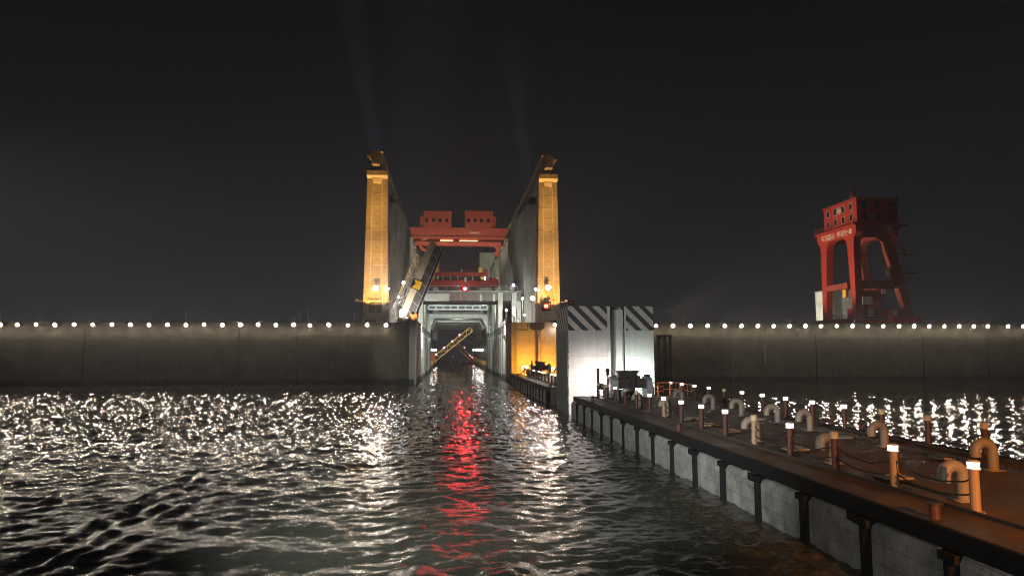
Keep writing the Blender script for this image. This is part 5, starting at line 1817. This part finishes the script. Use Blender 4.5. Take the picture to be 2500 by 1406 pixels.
def flood_stand(label, x, y, h, ty, color, power, mat, angle=100, zt=6.0, blend=0.7):
    R = thing('flood_stand', label, 'floodlight', (x, y, PZ))
    b_ = MB().tube([(x, y, PZ + .005), (x, y, PZ + h)], 0.07, 8)
    b_.box(x - 0.2, x + 0.2, y - 0.2, y + 0.2, PZ + 0.004, PZ + 0.05)
    obj('post', b_, 'dark_steel', R)
    obj('housing', MB().box(x - 0.26, x + 0.26, y - 0.12, y + 0.1, PZ + h + 0.005, PZ + h + 0.4), 'black', R, bevel=0.03)
    obj('lens', MB().box(x - 0.3, x + 0.3, y + 0.101, y + 0.2, PZ + h - 0.02, PZ + h + 0.43), mat, R)
    if mat == 'e_sodium':
        obj('side_lamp', MB().ball((x + 0.45, y, PZ + h + 0.3), 0.24, 10, 7), 'e_sodium_bare', R, smooth=True)
    spot('flood_light', (x, y + 0.3, PZ + h + 0.2), (x, ty, zt), power, color, angle, blend, 0.15, R)
    return R


M['e_pinkwhite'] = emit('pinkish_floodlight_glass', (1.0, 0.86, 0.80), 60)
M['e_greenwhite'] = emit('greenish_floodlight_glass', (0.82, 1.0, 0.93), 60)
M['e_sodium_bare'] = emit('bare_sodium_lamp_glass', (1.0, 0.42, 0.03), 420)
M['e_sodium'] = emit('sodium_floodlight_glass', (1.0, 0.50, 0.05), 260)
flood_stand('short floodlight stand washing the left part of the striped tower pinkish white', 13.5, 60.3, 0.55, TY, (1.0, 0.86, 0.82), 1700, 'e_pinkwhite', 126, 2.2)
flood_stand('short floodlight stand washing the right part of the striped tower greenish white', 17.75, 60.4, 0.35, TY, (0.80, 1.0, 0.93), 2200, 'e_greenwhite', 126, 2.2)
flood_stand('sodium floodlight stand left of the carriage on the far pontoon', 13.5, 125.4, 0.9, 130, (1.0, 0.26, 0.002), 850, 'e_sodium', 150, 3.0)
flood_stand('sodium floodlight stand right of the carriage on the far pontoon', 18.4, 125.4, 0.6, 130, (1.0, 0.26, 0.002), 850, 'e_sodium', 150, 3.0)

# control stands with tall posts beside the carriages
for yb, where in ((59.4, 'in front of the striped tower'), (117.8, 'in front of the orange-lit block')):
    x = 12.85 if yb < 100 else 14.0
    b = MB()
    R = thing('control_stand', 'control stand with two capped posts and a small box ' + where, 'control stand', (x, yb, PZ))
    b.tube([(x, yb, PZ + .004), (x, yb, PZ + 2.5)], 0.13, 8)
    b.tube([(x + 0.85, yb, PZ + .004), (x + 0.85, yb, PZ + 1.6)], 0.1, 8)
    obj('post', b, 'post_red', R)
    b = MB()
    b.ball((x + 0.85, yb, PZ + 2.3), 0.2, 8, 6)
    b.ball((x + 0.85, yb, PZ + 2.0), 0.16, 8, 6)
    b.tube([(x + 0.85, yb, PZ + 1.6), (x + 0.85, yb, PZ + 2.5)], 0.05, 6)
    obj('cap', b, 'dark_steel', R)
    b = MB().box(x + 1.1, x + 1.55, yb - 0.2, yb + 0.2, PZ + 0.75, PZ + 1.15)
    for dx in (1.14, 1.5):
        for dy in (-0.16, 0.16):
            b.tube([(x + dx, yb + dy, PZ + .004), (x + dx, yb + dy, PZ + 0.75)], 0.025, 5)
    b.box(x + 1.1, x + 1.55, yb - 0.03, yb + 0.03, PZ + 0.35, PZ + 0.4)
    obj('control_box', b, 'red_bright', R)

# guard rail at the near pontoon end, orange light put into its colour
R = thing('guard_rail', 'steel guard rail, orange light painted on, right end of near pontoon by the tower', 'guard rail', (19.9, 60.5, PZ))
b = MB()
railing(b, (19.0, 60.5, PZ + .03), (20.15, 60.5, PZ + .03), 1.15, 0.55, 0.04)
railing(b, (20.15, 60.5, PZ + .03), (20.15, 56.5, PZ + .03), 1.15, 1.0, 0.04)
railing(b, (18.0, 60.5, PZ + .03), (19.0, 60.5, PZ + .03), 1.15, 0.5, 0.04, (1.0, 0.7, 0.35))
obj('rail', b, 'orange', R)
spot('rail_lamp', (19.0, 57.2, PZ + 1.6), (19.9, 61, PZ + 0.4), 130, (1.0, 0.55, 0.25), 110, 0.6, 0.05, R)

# ---------------------------------------------------------------- lamps added to light the lift structure
def inside_lamp(label, x, y, z, tgt, power, col, ang, blend=0.6):  # each fixture is made up to brighten the structure around it
    R = thing('added_lamp', label, 'lamp', (x, y, z))
    obj('housing', MB().box(x - 0.22, x + 0.22, y - 0.18, y + 0.18, z + 0.12, z + 0.34), 'grey_steel', R, bevel=0.03)
    l = spot('added_light', (x, y, z), tgt, power, col, ang, blend, 0.12, R)
    return R


PALE = (0.90, 1.0, 0.90)
inside_lamp('added lamp under the left end of the channel bridge', -3.0, 178, 17.6, (2.8, 222, 14), 9000, PALE, 110)
inside_lamp('added lamp under the right end of the channel bridge', 9.0, 178, 17.6, (2.8, 222, 14), 9000, PALE, 110)
inside_lamp('added lamp on the left wall lighting the bridge columns', -9.6, 147, 12.6, (4, 170, 19), 1000, PALE, 100)
inside_lamp('added lamp on the right deck lighting the bridge front', 14.6, 146, 12.6, (8, 168, 19), 1000, PALE, 110)
inside_lamp('added lamp on the left channel wall facing the pale portal', -5.9, 205, 12.4, (-4, 220.5, 16.5), 6500, PALE, 120)
inside_lamp('added lamp on the right channel wall facing the pale portal', 11.6, 205, 12.4, (10, 220.5, 16.5), 6500, PALE, 120)
inside_lamp('added lamp above the footbridge shining on the tunnel', 2.8, 230, 15.6, (2.8, 280, 8), 9000, (0.9, 1.0, 0.94), 130)
inside_lamp('added lamp lighting the left columns from the deck', -9.4, 156, 13.2, (-13.5, 178, 30), 3000, (1.0, 0.93, 0.84), 120)
inside_lamp('added lamp lighting the right columns from the deck', 14.6, 156, 13.2, (18.5, 178, 30), 3000, (1.0, 0.93, 0.84), 120)
inside_lamp('added lamp on the bridge lighting the red hoist', 2.0, 166, 21.6, (3, 177, 25), 1100, (1.0, 0.92, 0.84), 150)
inside_lamp('added lamp behind the hoist lighting the red crane', 2.5, 190, 21.5, (2.5, 224, 47), 95000, (1.0, 0.86, 0.72), 60)
inside_lamp('added lamp behind the hoist lighting the pale towers', 3.0, 232, 20.5, (17, 300, 38), 50000, (0.92, 1.0, 0.72), 60)
inside_lamp('added lamp at the leaf foot lighting the tan girder', -7.8, 127.6, 12.0, (-7.2, 136.2, 20), 13000, (1.0, 0.95, 0.86), 90)
inside_lamp('added lamp on the left channel wall over the water', -5.4, 146, 11.2, (11, 175, 3), 7500, (0.95, 1.0, 0.90), 140)
inside_lamp('added lamp on the right channel wall over the water', 11.2, 146, 11.0, (-6, 175, 3), 7500, (0.95, 1.0, 0.90), 140)

# lights of the ship the photograph is taken from, behind the camera, plus an added side light
spot('ship_deck_light', (12.0, -7.0, 10.0), (15.2, 9.5, 1.2), 52000, (1.0, 0.36, 0.08), 44, 1.0, 0.25)
spot('added_side_light', (-9.5, 8.5, 8.5), (11.2, 46.0, 0.8), 46000, (0.95, 1.0, 1.0), 64, 1.0, 0.3)  # added beside the view to brighten the row of fenders
spot('ship_bow_light', (0.0, -4.0, 11.0), (-3.0, 125, 5), 2200, (1.0, 0.90, 0.80), 40, 1.0, 0.3)

# ---------------------------------------------------------------- damp night air
HZ = bpy.data.materials.new('damp_night_air')
HZ.use_nodes = True
hn = HZ.node_tree
hn.nodes.clear()
ho = hn.nodes.new('ShaderNodeOutputMaterial')
hv = hn.nodes.new('ShaderNodeVolumePrincipled')
hv.inputs['Color'].default_value = (0.9, 0.93, 1.0, 1)
hv.inputs['Density'].default_value = 0.0006
hv.inputs['Anisotropy'].default_value = 0.5
hn.links.new(hv.outputs[0], ho.inputs['Volume'])
M['haze'] = HZ
hz_o = obj('haze', MB().box(-330, 335, -40, 440, -4.0, 92.0), 'haze')
hz_o['kind'] = 'stuff'

spot('sky_beam', (-16.5, 153, 49), (-24.5, 158, 92), 420000, (0.50, 0.68, 1.0), 17, 1.0, 1.4)
spot('sky_beam', (19.5, 172, 49), (15.5, 178, 92), 380000, (0.50, 0.68, 1.0), 17, 1.0, 1.4)

spot('added_nose_light', (0.5, -4.0, 11.0), (-8.2, 127.0, 4.5), 190000, (0.98, 1.0, 0.90), 6.5, 1.0, 0.2)  # narrow beam added to lift the left channel nose
spot('ship_foot_light', (3.0, -5.0, 7.5), (4.5, 19.0, 0.0), 1500, (1.0, 0.62, 0.32), 60, 1.0, 0.25)
spot('added_fender_light', (-5.0, -3.0, 7.0), (11.0, 17.0, 0.4), 3600, (0.93, 1.0, 1.0), 44, 1.0, 0.25)  # added fill for the nearest fender panels
